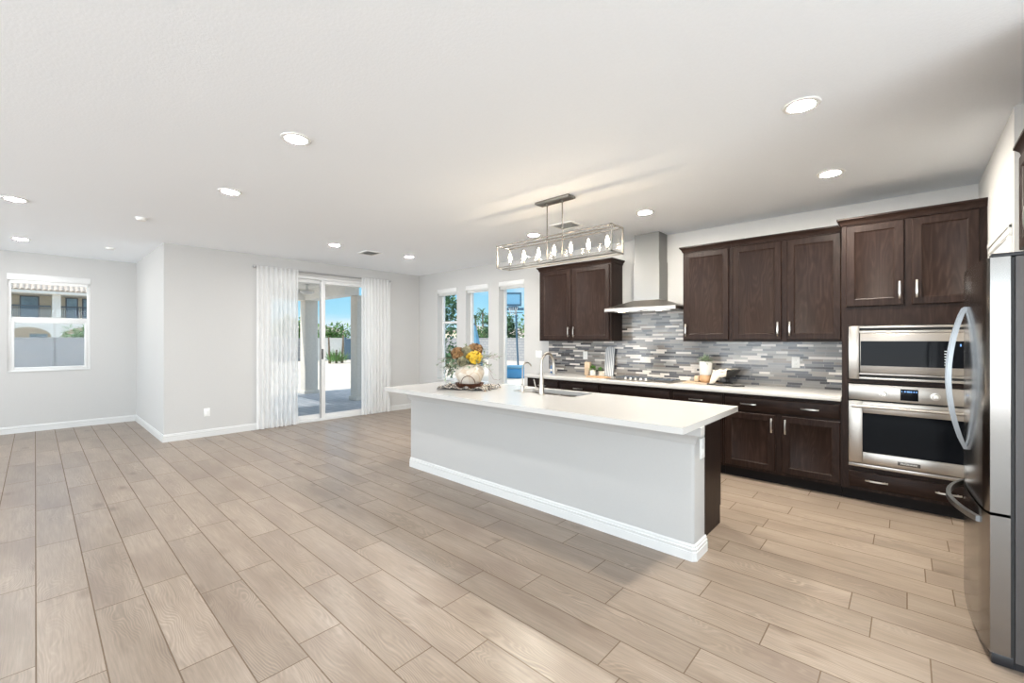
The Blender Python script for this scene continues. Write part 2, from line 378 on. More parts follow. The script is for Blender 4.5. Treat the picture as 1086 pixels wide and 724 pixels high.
# ------------------------------------------------------------------ mesh helpers
class B:
    def __init__(s): s.bm = bmesh.new(); s.T = None
    def _add(s, tmp):
        if s.T is not None: tmp.transform(s.T)
        me = bpy.data.meshes.new('t'); tmp.to_mesh(me); tmp.free(); s.bm.from_mesh(me); bpy.data.meshes.remove(me)
    def box(s, x0, x1, y0, y1, z0, z1, bev=0.0, seg=2):
        t = bmesh.new()
        v = [t.verts.new(c) for c in ((x0, y0, z0), (x1, y0, z0), (x1, y1, z0), (x0, y1, z0), (x0, y0, z1), (x1, y0, z1), (x1, y1, z1), (x0, y1, z1))]
        for f in ((0, 3, 2, 1), (4, 5, 6, 7), (0, 1, 5, 4), (1, 2, 6, 5), (2, 3, 7, 6), (3, 0, 4, 7)): t.faces.new([v[i] for i in f])
        if bev: bmesh.ops.bevel(t, geom=t.edges[:], offset=bev, segments=seg, affect='EDGES', profile=0.5)
        s._add(t); return s
    def loft(s, loops, cap0=True, cap1=True, closed=True):
        t = bmesh.new(); R = [[t.verts.new(p) for p in lp] for lp in loops]
        n = len(R[0])
        for a, b in zip(R, R[1:]):
            for i in range(n if closed else n - 1):
                j = (i + 1) % n; t.faces.new((a[i], a[j], b[j], b[i]))
        if closed and cap0: t.faces.new(R[0][::-1])
        if closed and cap1: t.faces.new(R[-1])
        bmesh.ops.recalc_face_normals(t, faces=t.faces[:])
        s._add(t); return s
    def lathe(s, prof, c=(0, 0, 0), n=24, sx=1, sy=1):
        return s.loft([[(c[0] + sx * r * math.cos(2 * PI * i / n), c[1] + sy * r * math.sin(2 * PI * i / n), c[2] + z) for i in range(n)] for r, z in prof])
    def tube(s, pts, r, n=10):
        pts = [Vector(p) for p in pts]; rr = r if isinstance(r, (list, tuple)) else [r] * len(pts)
        loops = []; up = None
        for i, p in enumerate(pts):
            d = (pts[min(i + 1, len(pts) - 1)] - pts[max(i - 1, 0)]).normalized()
            if up is None:
                up = Vector((0, 0, 1)) if abs(d.z) < 0.9 else Vector((1, 0, 0))
            a = (up - d * up.dot(d)).normalized(); b = d.cross(a); up = a
            loops.append([tuple(p + (a * math.cos(2 * PI * k / n) + b * math.sin(2 * PI * k / n)) * rr[i]) for k in range(n)])
        return s.loft(loops)
    def cyl(s, p0, p1, r, n=16): return s.tube([p0, p1], r, n)
    def quad(s, *p):
        t = bmesh.new(); t.faces.new([t.verts.new(x) for x in p]); s._add(t); return s
    def panel(s, x0, x1, z0, z1, yf, th, loops):
        # front faces -y at yf; loops = (inset, depth behind the front)
        L = [[(x0, yf + th, z0), (x1, yf + th, z0), (x1, yf + th, z1), (x0, yf + th, z1)]]
        for i, d in loops: L.append([(x0 + i, yf + d, z0 + i), (x1 - i, yf + d, z0 + i), (x1 - i, yf + d, z1 - i), (x0 + i, yf + d, z1 - i)])
        return s.loft(L)
    def shaker(s, x0, x1, z0, z1, yf, th=0.02, rail=0.062):
        return s.panel(x0, x1, z0, z1, yf, th, [(0, 0.006), (0.006, 0), (rail - 0.003, 0), (rail, 0.0025), (rail + 0.010, 0.0095)])
    def slab(s, x0, x1, z0, z1, yf, th=0.02):
        return s.panel(x0, x1, z0, z1, yf, th, [(0, 0.008), (0.004, 0.004), (0.010, 0)])
    def pull(s, c, length, axis, out=(0, -1, 0), w=0.012):
        # flat bar pull on two posts, centre c on the front surface
        c = Vector(c); o = Vector(out); a = Vector((1, 0, 0) if axis == 'x' else (0, 1, 0) if axis == 'y' else (0, 0, 1))
        w_ = o.cross(a)
        pts = []
        for t, h in ((-0.5, 0.020), (-0.42, 0.027), (-0.2, 0.031), (0, 0.032), (0.2, 0.031), (0.42, 0.027), (0.5, 0.020)):
            pts.append(c + a * t * length + o * h)
        loops = []
        for p in pts: loops.append([tuple(p + w_ * sx_ * w / 2 + o * so_ * 0.004) for sx_, so_ in ((-1, -1), (1, -1), (1, 1), (-1, 1))])
        s.loft(loops)
        for t in (-0.36, 0.36): s.cyl(c + a * t * length, c + a * t * length + o * 0.028, 0.005, 8)
        return s
    def crown(s, path, prof):
        # path: list of (x, y) with outward normals mitred; prof: (out, z)
        pts = [Vector((p[0], p[1])) for p in path]; n = len(pts); L = []
        for o, z in prof:
            row = []
            for i in range(n):
                d0 = (pts[i] - pts[i - 1]).normalized() if i else None
                d1 = (pts[i + 1] - pts[i]).normalized() if i < n - 1 else None
                n0 = Vector((d0.y, -d0.x)) if d0 else None; n1 = Vector((d1.y, -d1.x)) if d1 else None
                if n0 is None: q_ = n1
                elif n1 is None: q_ = n0
                else:
                    q_ = (n0 + n1).normalized(); q_ = q_ / max(0.3, q_.dot(n0))
                row.append((pts[i].x + q_.x * o, pts[i].y + q_.y * o, z))
            L.append(row)
        # loops across profile for each path point -> closed profile loops
        loops = [[L[k][i] for k in range(len(prof))] for i in range(n)]
        return s.loft(loops)
    def leaf(s, p, d, up, ln, w):
        p = Vector(p); d = Vector(d).normalized(); up = Vector(up)
        sd_ = d.cross(up)
        if sd_.length < 1e-3: sd_ = d.cross(Vector((1, 0.3, 0)))
        sd_.normalize(); nn = sd_.cross(d)
        bm = s.bm
        a = bm.verts.new(p); b = bm.verts.new(p + d * ln * 0.5 + sd_ * w / 2 + nn * w * 0.15); c = bm.verts.new(p + d * ln); e_ = bm.verts.new(p + d * ln * 0.5 - sd_ * w / 2 + nn * w * 0.15)
        bm.faces.new((a, b, c, e_)); return s

OFF = {}
def place(name, b, mat, origin, smooth=35):
    bm = b.bm; bmesh.ops.translate(bm, verts=bm.verts[:], vec=-Vector(origin))
    me = bpy.data.meshes.new(name); bm.to_mesh(me); bm.free()
    if smooth:
        for p in me.polygons: p.use_smooth = True
        me.set_sharp_from_angle(angle=math.radians(smooth))
    mats = mat if isinstance(mat, (list, tuple)) else [mat]
    for m in mats: me.materials.append(M[m] if isinstance(m, str) else m)
    o = bpy.data.objects.new(name, me); COL.objects.link(o); return o
def thing(name, label, cat, loc, group=None):
    o = bpy.data.objects.new(name, None); COL.objects.link(o); o.location = loc; o.empty_display_size = 0.1
    o['label'] = label; o['category'] = cat
    if group: o['group'] = group
    OFF[o] = Vector(loc); return o
def part(name, b, mat, parent, label=None, smooth=35):
    o = place(name, b, mat, OFF[parent], smooth); o.parent = parent; OFF[o] = OFF[parent]
    if label: o['label'] = label
    return o
def single(name, b, mat, label, cat, loc, group=None, smooth=35, kind=None):
    o = place(name, b, mat, loc, smooth); o.location = loc
    o['label'] = label; o['category'] = cat
    if group: o['group'] = group
    if kind: o['kind'] = kind
    OFF[o] = Vector(loc); return o
def struct(name, b, mat, loc=(0, 0, 0), smooth=35):
    o = place(name, b, mat, loc, smooth); o.location = loc; o['kind'] = 'structure'; OFF[o] = Vector(loc); return o

# ------------------------------------------------------------------ dimensions
XS, YK, XN, YJ, H = -7.62, 5.47, -10.033, 1.20, 2.77
XE, YS, XR = 3.5, -6.0, 0.458
XA, YA = 1.25, 2.72      # fridge alcove: back wall and near side
TH = 0.20

# ------------------------------------------------------------------ floor
def build_floor():
    W, L, g = 0.2067, 0.931, 0.0027
    known = {-1: -4.676, 0: -4.416, 1: -4.087, 2: -4.178, 3: -3.853, 4: -3.966, 5: -2.562, 6: -2.404, 7: -2.756, 8: -2.863}
    regions = ((XS, XA, YS, YK), (XA, XE, YS, YA), (XN, XS, YS, YJ))
    bm = bmesh.new(); tone = []
    rr = random.Random(3)
    for r in range(-30, 28):
        y0, y1 = 0.003 + r * W + g, 0.003 + (r + 1) * W - g
        o = known.get(r, rr.uniform(0, L))
        n0 = math.floor((-10.2 - o) / L) - 1
        for k in range(n0, n0 + 18):
            a, b = o + k * L + g, o + (k + 1) * L - g
            c = (rr.random(), rr.random(), rr.random())
            for (X0, X1, Y0, Y1) in regions:
                x0, x1, u0, u1 = max(a, X0), min(b, X1), max(y0, Y0), min(y1, Y1)
                if x1 - x0 < 0.004 or u1 - u0 < 0.004: continue
                v = [bm.verts.new(p) for p in ((x0, u0, 0), (x1, u0, 0), (x1, u1, 0), (x0, u1, 0))]
                bm.faces.new(v); tone.append(c)
    n = len(tone)
    for (X0, X1, Y0, Y1) in regions:
        v = [bm.verts.new(p) for p in ((X0, Y0, -0.0012), (X1, Y0, -0.0012), (X1, Y1, -0.0012), (X0, Y1, -0.0012))]
        f = bm.faces.new(v); f.material_index = 1; tone.append((0, 0, 0))
        t = B().box(X0, X1, Y0, Y1, -0.12, -0.002); me = bpy.data.meshes.new('t'); t.bm.to_mesh(me)
        k0 = len(bm.faces); bm.from_mesh(me); bm.faces.ensure_lookup_table()
        for f in bm.faces[k0:]: f.material_index = 1; tone.append((0, 0, 0))
    me = bpy.data.meshes.new('floor'); bm.to_mesh(me); bm.free()
    ca = me.color_attributes.new('plank', 'FLOAT_COLOR', 'CORNER')
    for p in me.polygons:
        for li in p.loop_indices: ca.data[li].color = (*tone[p.index], 1)
    me.materials.append(M['wood_look_tile']); me.materials.append(M['grout'])
    o = bpy.data.objects.new('floor', me); COL.objects.link(o); o['kind'] = 'structure'
build_floor()

# ------------------------------------------------------------------ walls
def wall(name, axis, inner, outward, a0, a1, holes=(), mat='wall_paint', z1=H):
    # axis 'x': wall plane X=inner, spans Y a0..a1; 'y': plane Y=inner, spans X
    b = B(); lo, hi = sorted((inner, inner + outward * TH))
    A = sorted({a0, a1, *[h[0] for h in holes], *[h[1] for h in holes]}); Z = sorted({0.0, z1, *[h[2] for h in holes], *[h[3] for h in holes]})
    for i in range(len(A) - 1):
        zs = None
        for k in range(len(Z) - 1):
            ca, cz = (A[i] + A[i + 1]) / 2, (Z[k] + Z[k + 1]) / 2
            solid = not any(h[0] < ca < h[1] and h[2] < cz < h[3] for h in holes)
            if solid and zs is None: zs = Z[k]
            if (not solid or k == len(Z) - 2) and zs is not None:
                ze = Z[k + 1] if solid else Z[k]
                if axis == 'x': b.box(lo, hi, A[i], A[i + 1], zs, ze)
                else: b.box(A[i], A[i + 1], lo, hi, zs, ze)
                zs = None
    return struct(name, b, mat)
WIN = [(-7.009, -6.412), (-6.153, -5.546), (-5.288, -4.699)]
wall('wall_kitchen', 'y', YK, 1, XS - TH, XR + TH, [(a, b, 0.62, 2.435) for a, b in WIN])
SL0, SL1, SLH = 2.50, 4.42, 2.52
wall('wall_patio', 'x', XS, -1, YJ, YK, [(SL0, SL1, 0.0, SLH)])
wall('wall_jog', 'y', YJ, 1, XN - TH, XS - TH)
NW = (-0.282, 0.62, 0.93, 2.43)
wall('wall_nook', 'x', XN, -1, YS - TH, YJ, [NW])
wall('wall_south', 'y', YS, -1, XN, XE, SOUTH)
wall('wall_east', 'x', XE, 1, YS - TH, YA + 0.08, EAST)
wall('wall_alcove_back', 'x', XA, 1, YA + 0.08, 3.79)
struct('wall_alcove_near', B().box(0.52, XE, YA, YA + 0.08, 0, H), 'wall_paint')
wall('wall_pantry', 'x', XR, 1, 3.79 + TH, YK, [(3.87 + TH, 4.59, 0.0, 2.03)] if False else [])
wall('wall_alcove_far', 'y', 3.79, 1, XR, XA + TH)
b = B().box(XN - TH, XS - TH, YS - TH, YJ + TH, H, H + 0.12).box(XS - TH, XE + TH, YS - TH, YK + TH, H, H + 0.12)
struct('ceiling', b, 'ceiling_paint')

BP = [(0, 0), (0.016, 0), (0.016, 0.058), (0.0125, 0.061), (0.0125, 0.065), (0.0145, 0.068), (0.0145, 0.080), (0.0095, 0.083), (0.0085, 0.088), (0.0095, 0.096), (0.004, 0.104), (0, 0.106)]
def baseboard(name, path, loc=(0, 0, 0)):
    b = B().crown(path, BP); struct(name, b, 'white_trim', loc)
# outward normal is (dy,-dx) of the path direction -> into the room
baseboard('baseboard_nook', [(XN, YS), (XN, YJ), (XS, YJ), (XS, SL0 - 0.06)][::-1] if False else [(XN, YS), (XN, YJ)])
baseboard('baseboard_jog', [(XN + 0.014, YJ), (XS, YJ), (XS, SL0 - 0.03)])
baseboard('baseboard_patio', [(XS, SL1 + 0.03), (XS, YK), (-4.16, YK)])
baseboard('baseboard_pantry', [(XR, 4.84), (XR, 4.67)])

# ------------------------------------------------------------------ windows
def win_frame_y(n, x0, x1, z0, z1, rail=None):
    # window in the wall Y=YK, vinyl frame 0.11..0.17 behind the wall face
    y0, y1 = YK + 0.115, YK + 0.175; f = 0.034
    b = B().box(x0, x0 + f, y0, y1, z0, z1, 0.003).box(x1 - f, x1, y0, y1, z0, z1, 0.003).box(x0 + f, x1 - f, y0, y1, z0, z0 + f, 0.003).box(x0 + f, x1 - f, y0, y1, z1 - f, z1, 0.003)
    if rail: b.box(x0 + f, x1 - f, y0 + 0.005, y1 - 0.005, rail - 0.022, rail + 0.022, 0.003)
    o = struct('window_%d' % n, b, 'vinyl', (x0, YK, z0))
    g = part('pane', B().box(x0 + f, x1 - f, y0 + 0.028, y0 + 0.032, z0 + f, z1 - f), 'window_glass', o)
    s_ = part('sill', B().box(x0 + 0.001, x1 - 0.001, YK - 0.012, y0, z0, z0 + 0.018, 0.003), 'white_trim', o)
    return o
for i, (a, c) in enumerate(WIN):
    win_frame_y(i + 2, a, c, 0.62, 2.435, 1.77 if i == 0 else None)
    x0, x1 = a + 0.004, c - 0.004
    t = thing('window_blind', ['white rolled up blind in the leftmost tall window beside the kitchen', 'white rolled up blind in the middle of the three tall windows',
                               'white rolled up blind in the tall window nearest the dark cabinets'][i], 'blind', ((a + c) / 2, YK + 0.05, 2.34), 'rolled up window blinds')
    part('headrail', B().box(x0, x1, YK - 0.008, YK + 0.008, 2.352, 2.432, 0.003), 'vinyl', t)
    part('blind_roll', B().box(x0 + 0.004, x1 - 0.004, YK + 0.014, YK + 0.06, 2.335, 2.425, 0.01), 'plate_white', t)
    b = B()
    for k in range(4): b.box(x0 + 0.006, x1 - 0.006, YK + 0.018, YK + 0.056, 2.30 + k * 0.008, 2.305 + k * 0.008)
    part('slat_stack', b, 'plate_white', t)

# nook window (single hung) in wall X=XN
def nook_window():
    y0, y1, z0, z1 = NW; f = 0.04; x1 = XN - 0.03; x0 = XN - 0.10
    b = B().box(x0, x1, y0, y0 + f, z0, z1, 0.003).box(x0, x1, y1 - f, y1, z0, z1, 0.003).box(x0, x1, y0 + f, y1 - f, z0, z0 + f, 0.003).box(x0, x1, y0 + f, y1 - f, z1 - f, z1, 0.003)
    o = struct('window_1', b, 'vinyl', (XN, y0, z0))
    b = B().box(x0 + 0.01, x1 - 0.01, y0 + f, y1 - f, 1.715, 1.775, 0.003)
    part('meeting_rail', b, 'vinyl', o)
    f2 = 0.03; a0, a1 = y0 + f, y1 - f
    b = B().box(x0 + 0.02, x1 + 0.008, a0, a0 + f2, z0 + f, 1.715, 0.003).box(x0 + 0.02, x1 + 0.008, a1 - f2, a1, z0 + f, 1.715, 0.003).box(x0 + 0.02, x1 + 0.008, a0 + f2, a1 - f2, z0 + f, z0 + f + f2, 0.003).box(x0 + 0.02, x1 + 0.008, a0 + f2, a1 - f2, 1.685, 1.715, 0.003)
    sash = part('lower_sash', b, 'vinyl', o)
    part('pane', B().box(x0 + 0.05, x0 + 0.054, a0 + f2, a1 - f2, z0 + f + f2, 1.685), 'window_glass', sash)
    part('upper_pane', B().box(x0 + 0.03, x0 + 0.034, a0, a1, 1.775, z1 - f), 'window_glass', o)
    part('sill', B().box(XN - 0.03, XN + 0.014, y0 + 0.001, y1 - 0.001, z0, z0 + 0.016, 0.003), 'white_trim', o)
    t = thing('window_blind', 'white rolled up blind across the top of the far left window', 'blind', (XN, (y0 + y1) / 2, z1 - 0.1), 'rolled up window blinds')
    part('headrail', B().box(XN - 0.006, XN + 0.012, y0 - 0.004, y1 + 0.004, z1 - 0.092, z1 + 0.004, 0.003), 'vinyl', t)
    part('slat_stack', B().box(XN - 0.028, XN - 0.008, y0 + 0.03, y1 - 0.03, z1 - 0.14, z1 - 0.094, 0.004), 'plate_white', t)
nook_window()

# unseen windows behind the camera, added to let the fill lamps in
for i, (a, c, z0, z1) in enumerate(SOUTH + EAST):
    b = B(); f = 0.05; m_ = (a + c) / 2
    for (u0, u1, w0, w1) in ((a, a + f, z0, z1), (c - f, c, z0, z1), (a + f, c - f, z0, z0 + f), (a + f, c - f, z1 - f, z1), (m_ - 0.03, m_ + 0.03, z0 + f, z1 - f)):
        if i < 3: b.box(u0, u1, YS - 0.12, YS - 0.06, w0, w1)
        else: b.box(XE + 0.06, XE + 0.12, u0, u1, w0, w1)
    struct('window_%d' % (i + 5), b, 'vinyl')

# ------------------------------------------------------------------ sliding door
def slider():
    f = 0.045; x1 = XS - 0.02; x0 = XS - 0.13
    b = B().box(x0, x1, SL0, SL0 + f, 0, SLH, 0.003).box(x0, x1, SL1 - f, SL1, 0, SLH, 0.003).box(x0, x1, SL0 + f, SL1 - f, SLH - f, SLH, 0.003).box(x0, x1, SL0 + f, SL1 - f, -0.01, 0.035, 0.003)
    o = struct('door_1', b, 'vinyl', (XS, (SL0 + SL1) / 2, 0))
    def sash(nm, a0, a1, xa, xb, z0=0.035, zt=SLH - f, st=0.06):
        b = B().box(xa, xb, a0, a0 + st, z0, zt, 0.004).box(xa, xb, a1 - st, a1, z0, zt, 0.004).box(xa, xb, a0 + st, a1 - st, z0, z0 + 0.075, 0.004).box(xa, xb, a0 + st, a1 - st, zt - 0.06, zt, 0.004)
        s_ = part(nm, b, 'vinyl', o)
        part('pane', B().box((xa + xb) / 2 - 0.002, (xa + xb) / 2 + 0.002, a0 + st, a1 - st, z0 + 0.075, zt - 0.06), 'window_glass', s_)
        return s_
    sash('fixed_panel', SL0 + f, 3.465, XS - 0.12, XS - 0.082)
    s2 = sash('sliding_panel', 3.405, SL1 - f, XS - 0.075, XS - 0.037, 0.035, SLH - f, 0.075)
    h = B().box(XS - 0.037, XS - 0.010, 3.412, 3.432, 1.08, 1.26, 0.005)
    part('handle', h, 'black_plastic', s2, 'black pull handle')
    part('lock_rail', B().box(XS - 0.040, XS - 0.034, 3.392, 3.404, 0.05, 2.44), 'curtain_rod', o)
slider()

# curtains and rod
t = thing('curtain_rod', 'grey metal curtain rod across the top of the sliding patio door', 'curtain rod', (XS + 0.075, 3.51, 2.57))
part('rod', B().cyl((XS + 0.075, 2.33, 2.572), (XS + 0.075, 4.69, 2.572), 0.0125), 'curtain_rod', t)
for y in (2.33, 4.69):
    sg = -1 if y < 3 else 1
    part('finial', B().tube([(XS + 0.075, y, 2.572), (XS + 0.075, y + sg * 0.012, 2.572), (XS + 0.075, y + sg * 0.035, 2.572), (XS + 0.075, y + sg * 0.045, 2.572)], [0.014, 0.024, 0.024, 0.012]), 'curtain_rod', t)
    part('bracket', B().cyl((XS + 0.002, y - sg * 0.04, 2.572), (XS + 0.075, y - sg * 0.04, 2.572), 0.008, 8).cyl((XS + 0.001, y - sg * 0.04, 2.572), (XS + 0.006, y - sg * 0.04, 2.572), 0.022, 12), 'curtain_rod', t)
def curtain(y0, y1, waves, label, seed):
    rr = random.Random(seed); b = B(); bm = b.bm
    nu, nv = waves * 10, 16
    ph = [rr.uniform(-0.7, 0.7) for _ in range(waves + 2)]; am = [rr.uniform(0.6, 1.2) for _ in range(waves + 2)]
    rows = []
    for j in range(nv + 1):
        v = j / nv; z = 0.012 + (2.592 - 0.012) * (1 - v); row = []
        for i in range(nu + 1):
            u = i / nu; k = u * waves; ki = int(k)
            a = am[ki] * (1 - (k - ki)) + am[ki + 1] * (k - ki)
            w = math.sin(2 * PI * k + 0.5 * ph[ki] * v) * a
            amp = 0.014 + 0.012 * min(1, v * 3)
            yy = y0 + (y1 - y0) * u + 0.012 * math.sin(9 * k * v + ki) * v
            xx = XS + 0.085 + amp * w if v > 0.02 else XS + 0.083 + 0.014 * w
            if v <= 0.02: xx = XS + 0.0925 + 0.003 * w
            row.append(bm.verts.new((xx, yy, z)))
        rows.append(row)
    for a, c in zip(rows, rows[1:]):
        for i in range(nu): bm.faces.new((a[i], a[i + 1], c[i + 1], c[i]))
    o = single('sheer_curtain', b, 'sheer_fabric', label, 'curtain', (XS + 0.085, (y0 + y1) / 2, 0), 'sheer curtains at the patio door', 60)
curtain(2.335, 2.965, 9, 'sheer white curtain hanging at the left side of the patio door', 4)
curtain(4.105, 4.72, 9, 'sheer white curtain hanging at the right side of the patio door', 9)

# ------------------------------------------------------------------ pantry door on the right wall
def pantry():
    y0, y1, zt = 3.90, 4.58, 2.03; x = XR
    o = struct('door_2', B().panel(y0, y1, 0.01, zt, 0, 0.012, [(0, 0.0), (0.10, 0), (0.115, 0.006), (0.13, 0.006)]), 'white_trim', (0, 0, 0))
    # turn from facing -y to facing -x
    o.data.transform(Matrix.Translation((x - 0.012, 0, 0)) @ Matrix(((0, 1, 0, 0), (1, 0, 0, 0), (0, 0, 1, 0), (0, 0, 0, 1))))
    o.data.flip_normals()
    b = B(); w = 0.07
    for (a, c, z0, z1) in ((y0 - w, y0, 0, zt), (y1, y1 + w, 0, zt), (y0 - w, y1 + w, zt, zt + w)):
        b.box(x - 0.018, x, a, c, z0, z1, 0.003)
        if z0 == zt: b.box(x - 0.026, x, a, c, z1 - 0.022, z1 + 0.012, 0.004).box(x - 0.022, x - 0.002, a, c, z0 + 0.006, z0 + 0.016, 0.003)
    struct('trim_1', b, 'white_trim')
pantry()

# ------------------------------------------------------------------ ceiling fixtures
CANS = [(-3.024, 1.176, 'round recessed ceiling light nearest the camera on the left, left of the pendant'),
        (-4.545, 1.192, 'round recessed ceiling light second from the camera on the left, toward the patio door'),
        (-6.311, -0.129, 'round recessed ceiling light at the far left edge of the photo, nearer of the two'),
        (-8.732, -0.128, 'round recessed ceiling light just above the far left window'),
        (-6.001, 2.86, 'round recessed ceiling light above the patio door, left of the air vent'),
        (-5.96, 4.078, 'round recessed ceiling light near the corner right of the patio curtains'),
        (-3.543, 4.309, 'round recessed ceiling light seen just behind the pendant light'),
        (-2.044, 4.334, 'round recessed ceiling light right of the pendant, by the range hood chimney'),
        (-0.446, 2.959, 'large looking recessed ceiling light at upper right, nearest above the kitchen aisle'),
        (-0.453, 4.325, 'round recessed ceiling light in front of the wall oven cabinet')]
for x, y, lab in CANS:
    t = thing('recessed_light', lab, 'ceiling light', (x, y, H), 'recessed ceiling lights')
    part('trim_ring', B().lathe([(0.066, -0.002), (0.066, -0.007), (0.078, -0.010), (0.092, -0.006), (0.095, -0.0005), (0.070, -0.0005)], (x, y, H), 28), 'plate_white', t)
    part('lens', B().lathe([(0.066, -0.0010), (0.066, -0.006), (0.058, -0.0095), (0.040, -0.0120), (0.0005, -0.0130)], (x, y, H), 16), 'kitchen_can_lens' if x > -3.6 and y > 2.9 else 'can_lens', t)
def vent(x, y, w, d, lab):
    t = thing('ceiling_vent', lab, 'air vent', (x, y, H), 'ceiling air vents')
    b = B(); z0 = H - 0.012; fr = 0.022
    b.box(x - w / 2, x + w / 2, y - d / 2, y - d / 2 + fr, z0, H - 0.0005, 0.003).box(x - w / 2, x + w / 2, y + d / 2 - fr, y + d / 2, z0, H - 0.0005, 0.003).box(x - w / 2, x - w / 2 + fr, y - d / 2 + fr, y + d / 2 - fr, z0, H - 0.0005, 0.003).box(x + w / 2 - fr, x + w / 2, y - d / 2 + fr, y + d / 2 - fr, z0, H - 0.0005, 0.003)
    part('frame', b, 'plate_white', t)
    part('backing', B().box(x - w / 2 + fr, x + w / 2 - fr, y - d / 2 + fr, y + d / 2 - fr, H - 0.002, H - 0.0006), 'slot_dark', t)
    b = B(); n = 8
    for k in range(n):
        yy = y - d / 2 + fr + (k + 0.5) * (d - 2 * fr) / n
        b.loft([[(xx, yy - 0.008, z0 + 0.001), (xx, yy - 0.006, z0), (xx, yy + 0.008, H - 0.003), (xx, yy + 0.006, H - 0.002)] for xx in (x - w / 2 + fr, x + w / 2 - fr)])
    part('louvers', b, 'plate_white', t)
vent(-6.15, 3.49, 0.30, 0.26, 'white ceiling air vent above the patio door curtains')
vent(-2.95, 4.20, 0.30, 0.26, 'white ceiling air vent behind the pendant light rods')
def smoke(x, y, lab):
    t = thing('smoke_detector', lab, 'smoke detector', (x, y, H), 'ceiling sensors')
    part('base', B().lathe([(0.055, -0.0005), (0.055, -0.010), (0.001, -0.010)], (x, y, H), 24), 'plate_white', t)
    part('cover', B().lathe([(0.048, -0.010), (0.046, -0.024), (0.034, -0.032), (0.001, -0.033)], (x, y, H), 24), 'plate_white', t)
smoke(-6.256, 0.791, 'small round white smoke detector on the ceiling, nearer one')
smoke(-8.613, 0.741, 'small round white smoke detector on the ceiling near the far left window')

# ------------------------------------------------------------------ pendant over the island
def pendant():
    x0, x1, y0, y1, z0, z1 = -3.175, -1.835, 3.26, 3.455, 2.175, 2.40; cx, cy = -2.50, 3.3575
    t = thing('pendant_light', 'long rectangular glass and nickel pendant light with seven bulbs above island', 'pendant light', (cx, cy, z0))
    r = 0.006; b = B()
    for (xa, xb, ya, yb) in ((x0, x1, y0, y0), (x0, x1, y1, y1), (x0, x0, y0, y1), (x1, x1, y0, y1)):
        for z in (z0, z1): b.box(xa - r, xb + r, ya - r, yb + r, z - r, z + r)
    for xa in (x0, x1):
        for ya in (y0, y1): b.box(xa - r, xa + r, ya - r, ya + r, z0, z1)
    part('frame', b, 'fixture_nickel', t)
    b = B().box(cx - 0.20, cx + 0.20, cy - 0.06, cy + 0.06, H - 0.022, H - 0.001, 0.003).box(cx - 0.185, cx + 0.185, cy - 0.045, cy + 0.045, H - 0.028, H - 0.022)
    part('canopy', b, 'fixture_nickel', t)
    for xx in (-2.59, -2.41):
        part('rod', B().cyl((xx, cy, z0 + 0.02), (xx, cy, H - 0.027), 0.006, 10).cyl((xx, cy, H - 0.045), (xx, cy, H - 0.027), 0.012, 12), 'fixture_nickel', t)
    part('top_bar', B().box(x0, x1, cy - 0.010, cy + 0.010, z1 - 0.004, z1 + 0.004), 'fixture_nickel', t)
    part('bottom_bar', B().box(x0, x1, cy - 0.02, cy + 0.02, z0 - 0.004, z0 + 0.006), 'fixture_nickel', t)
    for (xa, xb, ya, yb) in ((x0 + r, x1 - r, y0 - 0.0015, y0 + 0.0015), (x0 + r, x1 - r, y1 - 0.0015, y1 + 0.0015), (x0 - 0.0015, x0 + 0.0015, y0 + r, y1 - r), (x1 - 0.0015, x1 + 0.0015, y0 + r, y1 - r)):
        part('glass_panel', B().box(xa, xb, ya, yb, z0 + r, z1 - r), 'lantern_glass', t)
    for k in range(7):
        xx = x0 + 0.095 + k * (x1 - x0 - 0.19) / 6
        s_ = part('socket', B().lathe([(0.017, 0.004), (0.017, 0.012), (0.012, 0.014), (0.012, 0.060), (0.001, 0.060)], (xx, cy, z0), 14), 'fixture_nickel', t)
        part('bulb', B().lathe([(0.009, 0.060), (0.0135, 0.075), (0.0165, 0.095), (0.015, 0.118), (0.008, 0.142), (0.002, 0.158), (0.0005, 0.160)], (xx, cy, z0), 14), 'bulb_glow', s_, 'glowing warm candle bulb')
pendant()

# ------------------------------------------------------------------ kitchen run: base cabinets
YF, YD = 4.88, 4.86
CROWN = [(0.0, 0.0), (0.006, 0.0), (0.010, 0.012), (0.014, 0.026), (0.030, 0.046), (0.036, 0.050), (0.036, 0.064), (0.0, 0.064)]
def base_cab(x0, x1, drawers, doors, lab):
    t = thing('base_cabinet', lab, 'cabinet', ((x0 + x1) / 2, YF, 0), 'dark base cabinets along the kitchen wall')
    a, c = x0 + 0.001, x1 - 0.001
    part('body', B().box(a, c, YF, 5.45, 0.105, 0.872), 'espresso_vertical', t)
    part('toe_kick', B().box(a, c, 4.945, 5.44, 0, 0.105), 'toe_dark', t)
    for (d0, d1, hs) in drawers:
        dr = part('drawer', B().slab(d0, d1, 0.705, 0.842, YD), 'espresso_horizontal', t)
        for hx in hs: part('handle', B().pull((hx, YD, 0.775), 0.145, 'x'), 'pull_steel', dr)
    for (d0, d1, hx) in doors:
        dr = part('door', B().shaker(d0, d1, 0.132, 0.684, YD), 'espresso_vertical', t)
        part('handle', B().pull((hx, YD, 0.585), 0.14, 'z'), 'pull_steel', dr)
base_cab(-4.13, -3.542, [(-4.10, -3.566, [-3.83])], [(-4.10, -3.566, -3.60)], 'dark base cabinet at the window end of the kitchen counter')
base_cab(-3.542, -2.907, [(-3.518, -2.931, [-3.225])], [(-3.518, -2.931, -2.965)], 'dark base cabinet left of the cooktop, drawer front with pull above the island')
base_cab(-2.907, -1.98, [(-2.883, -2.002, [])], [(-2.883, -2.452, -2.49), (-2.436, -2.002, -2.40)], 'dark base cabinet under the cooktop with plain wide panel')
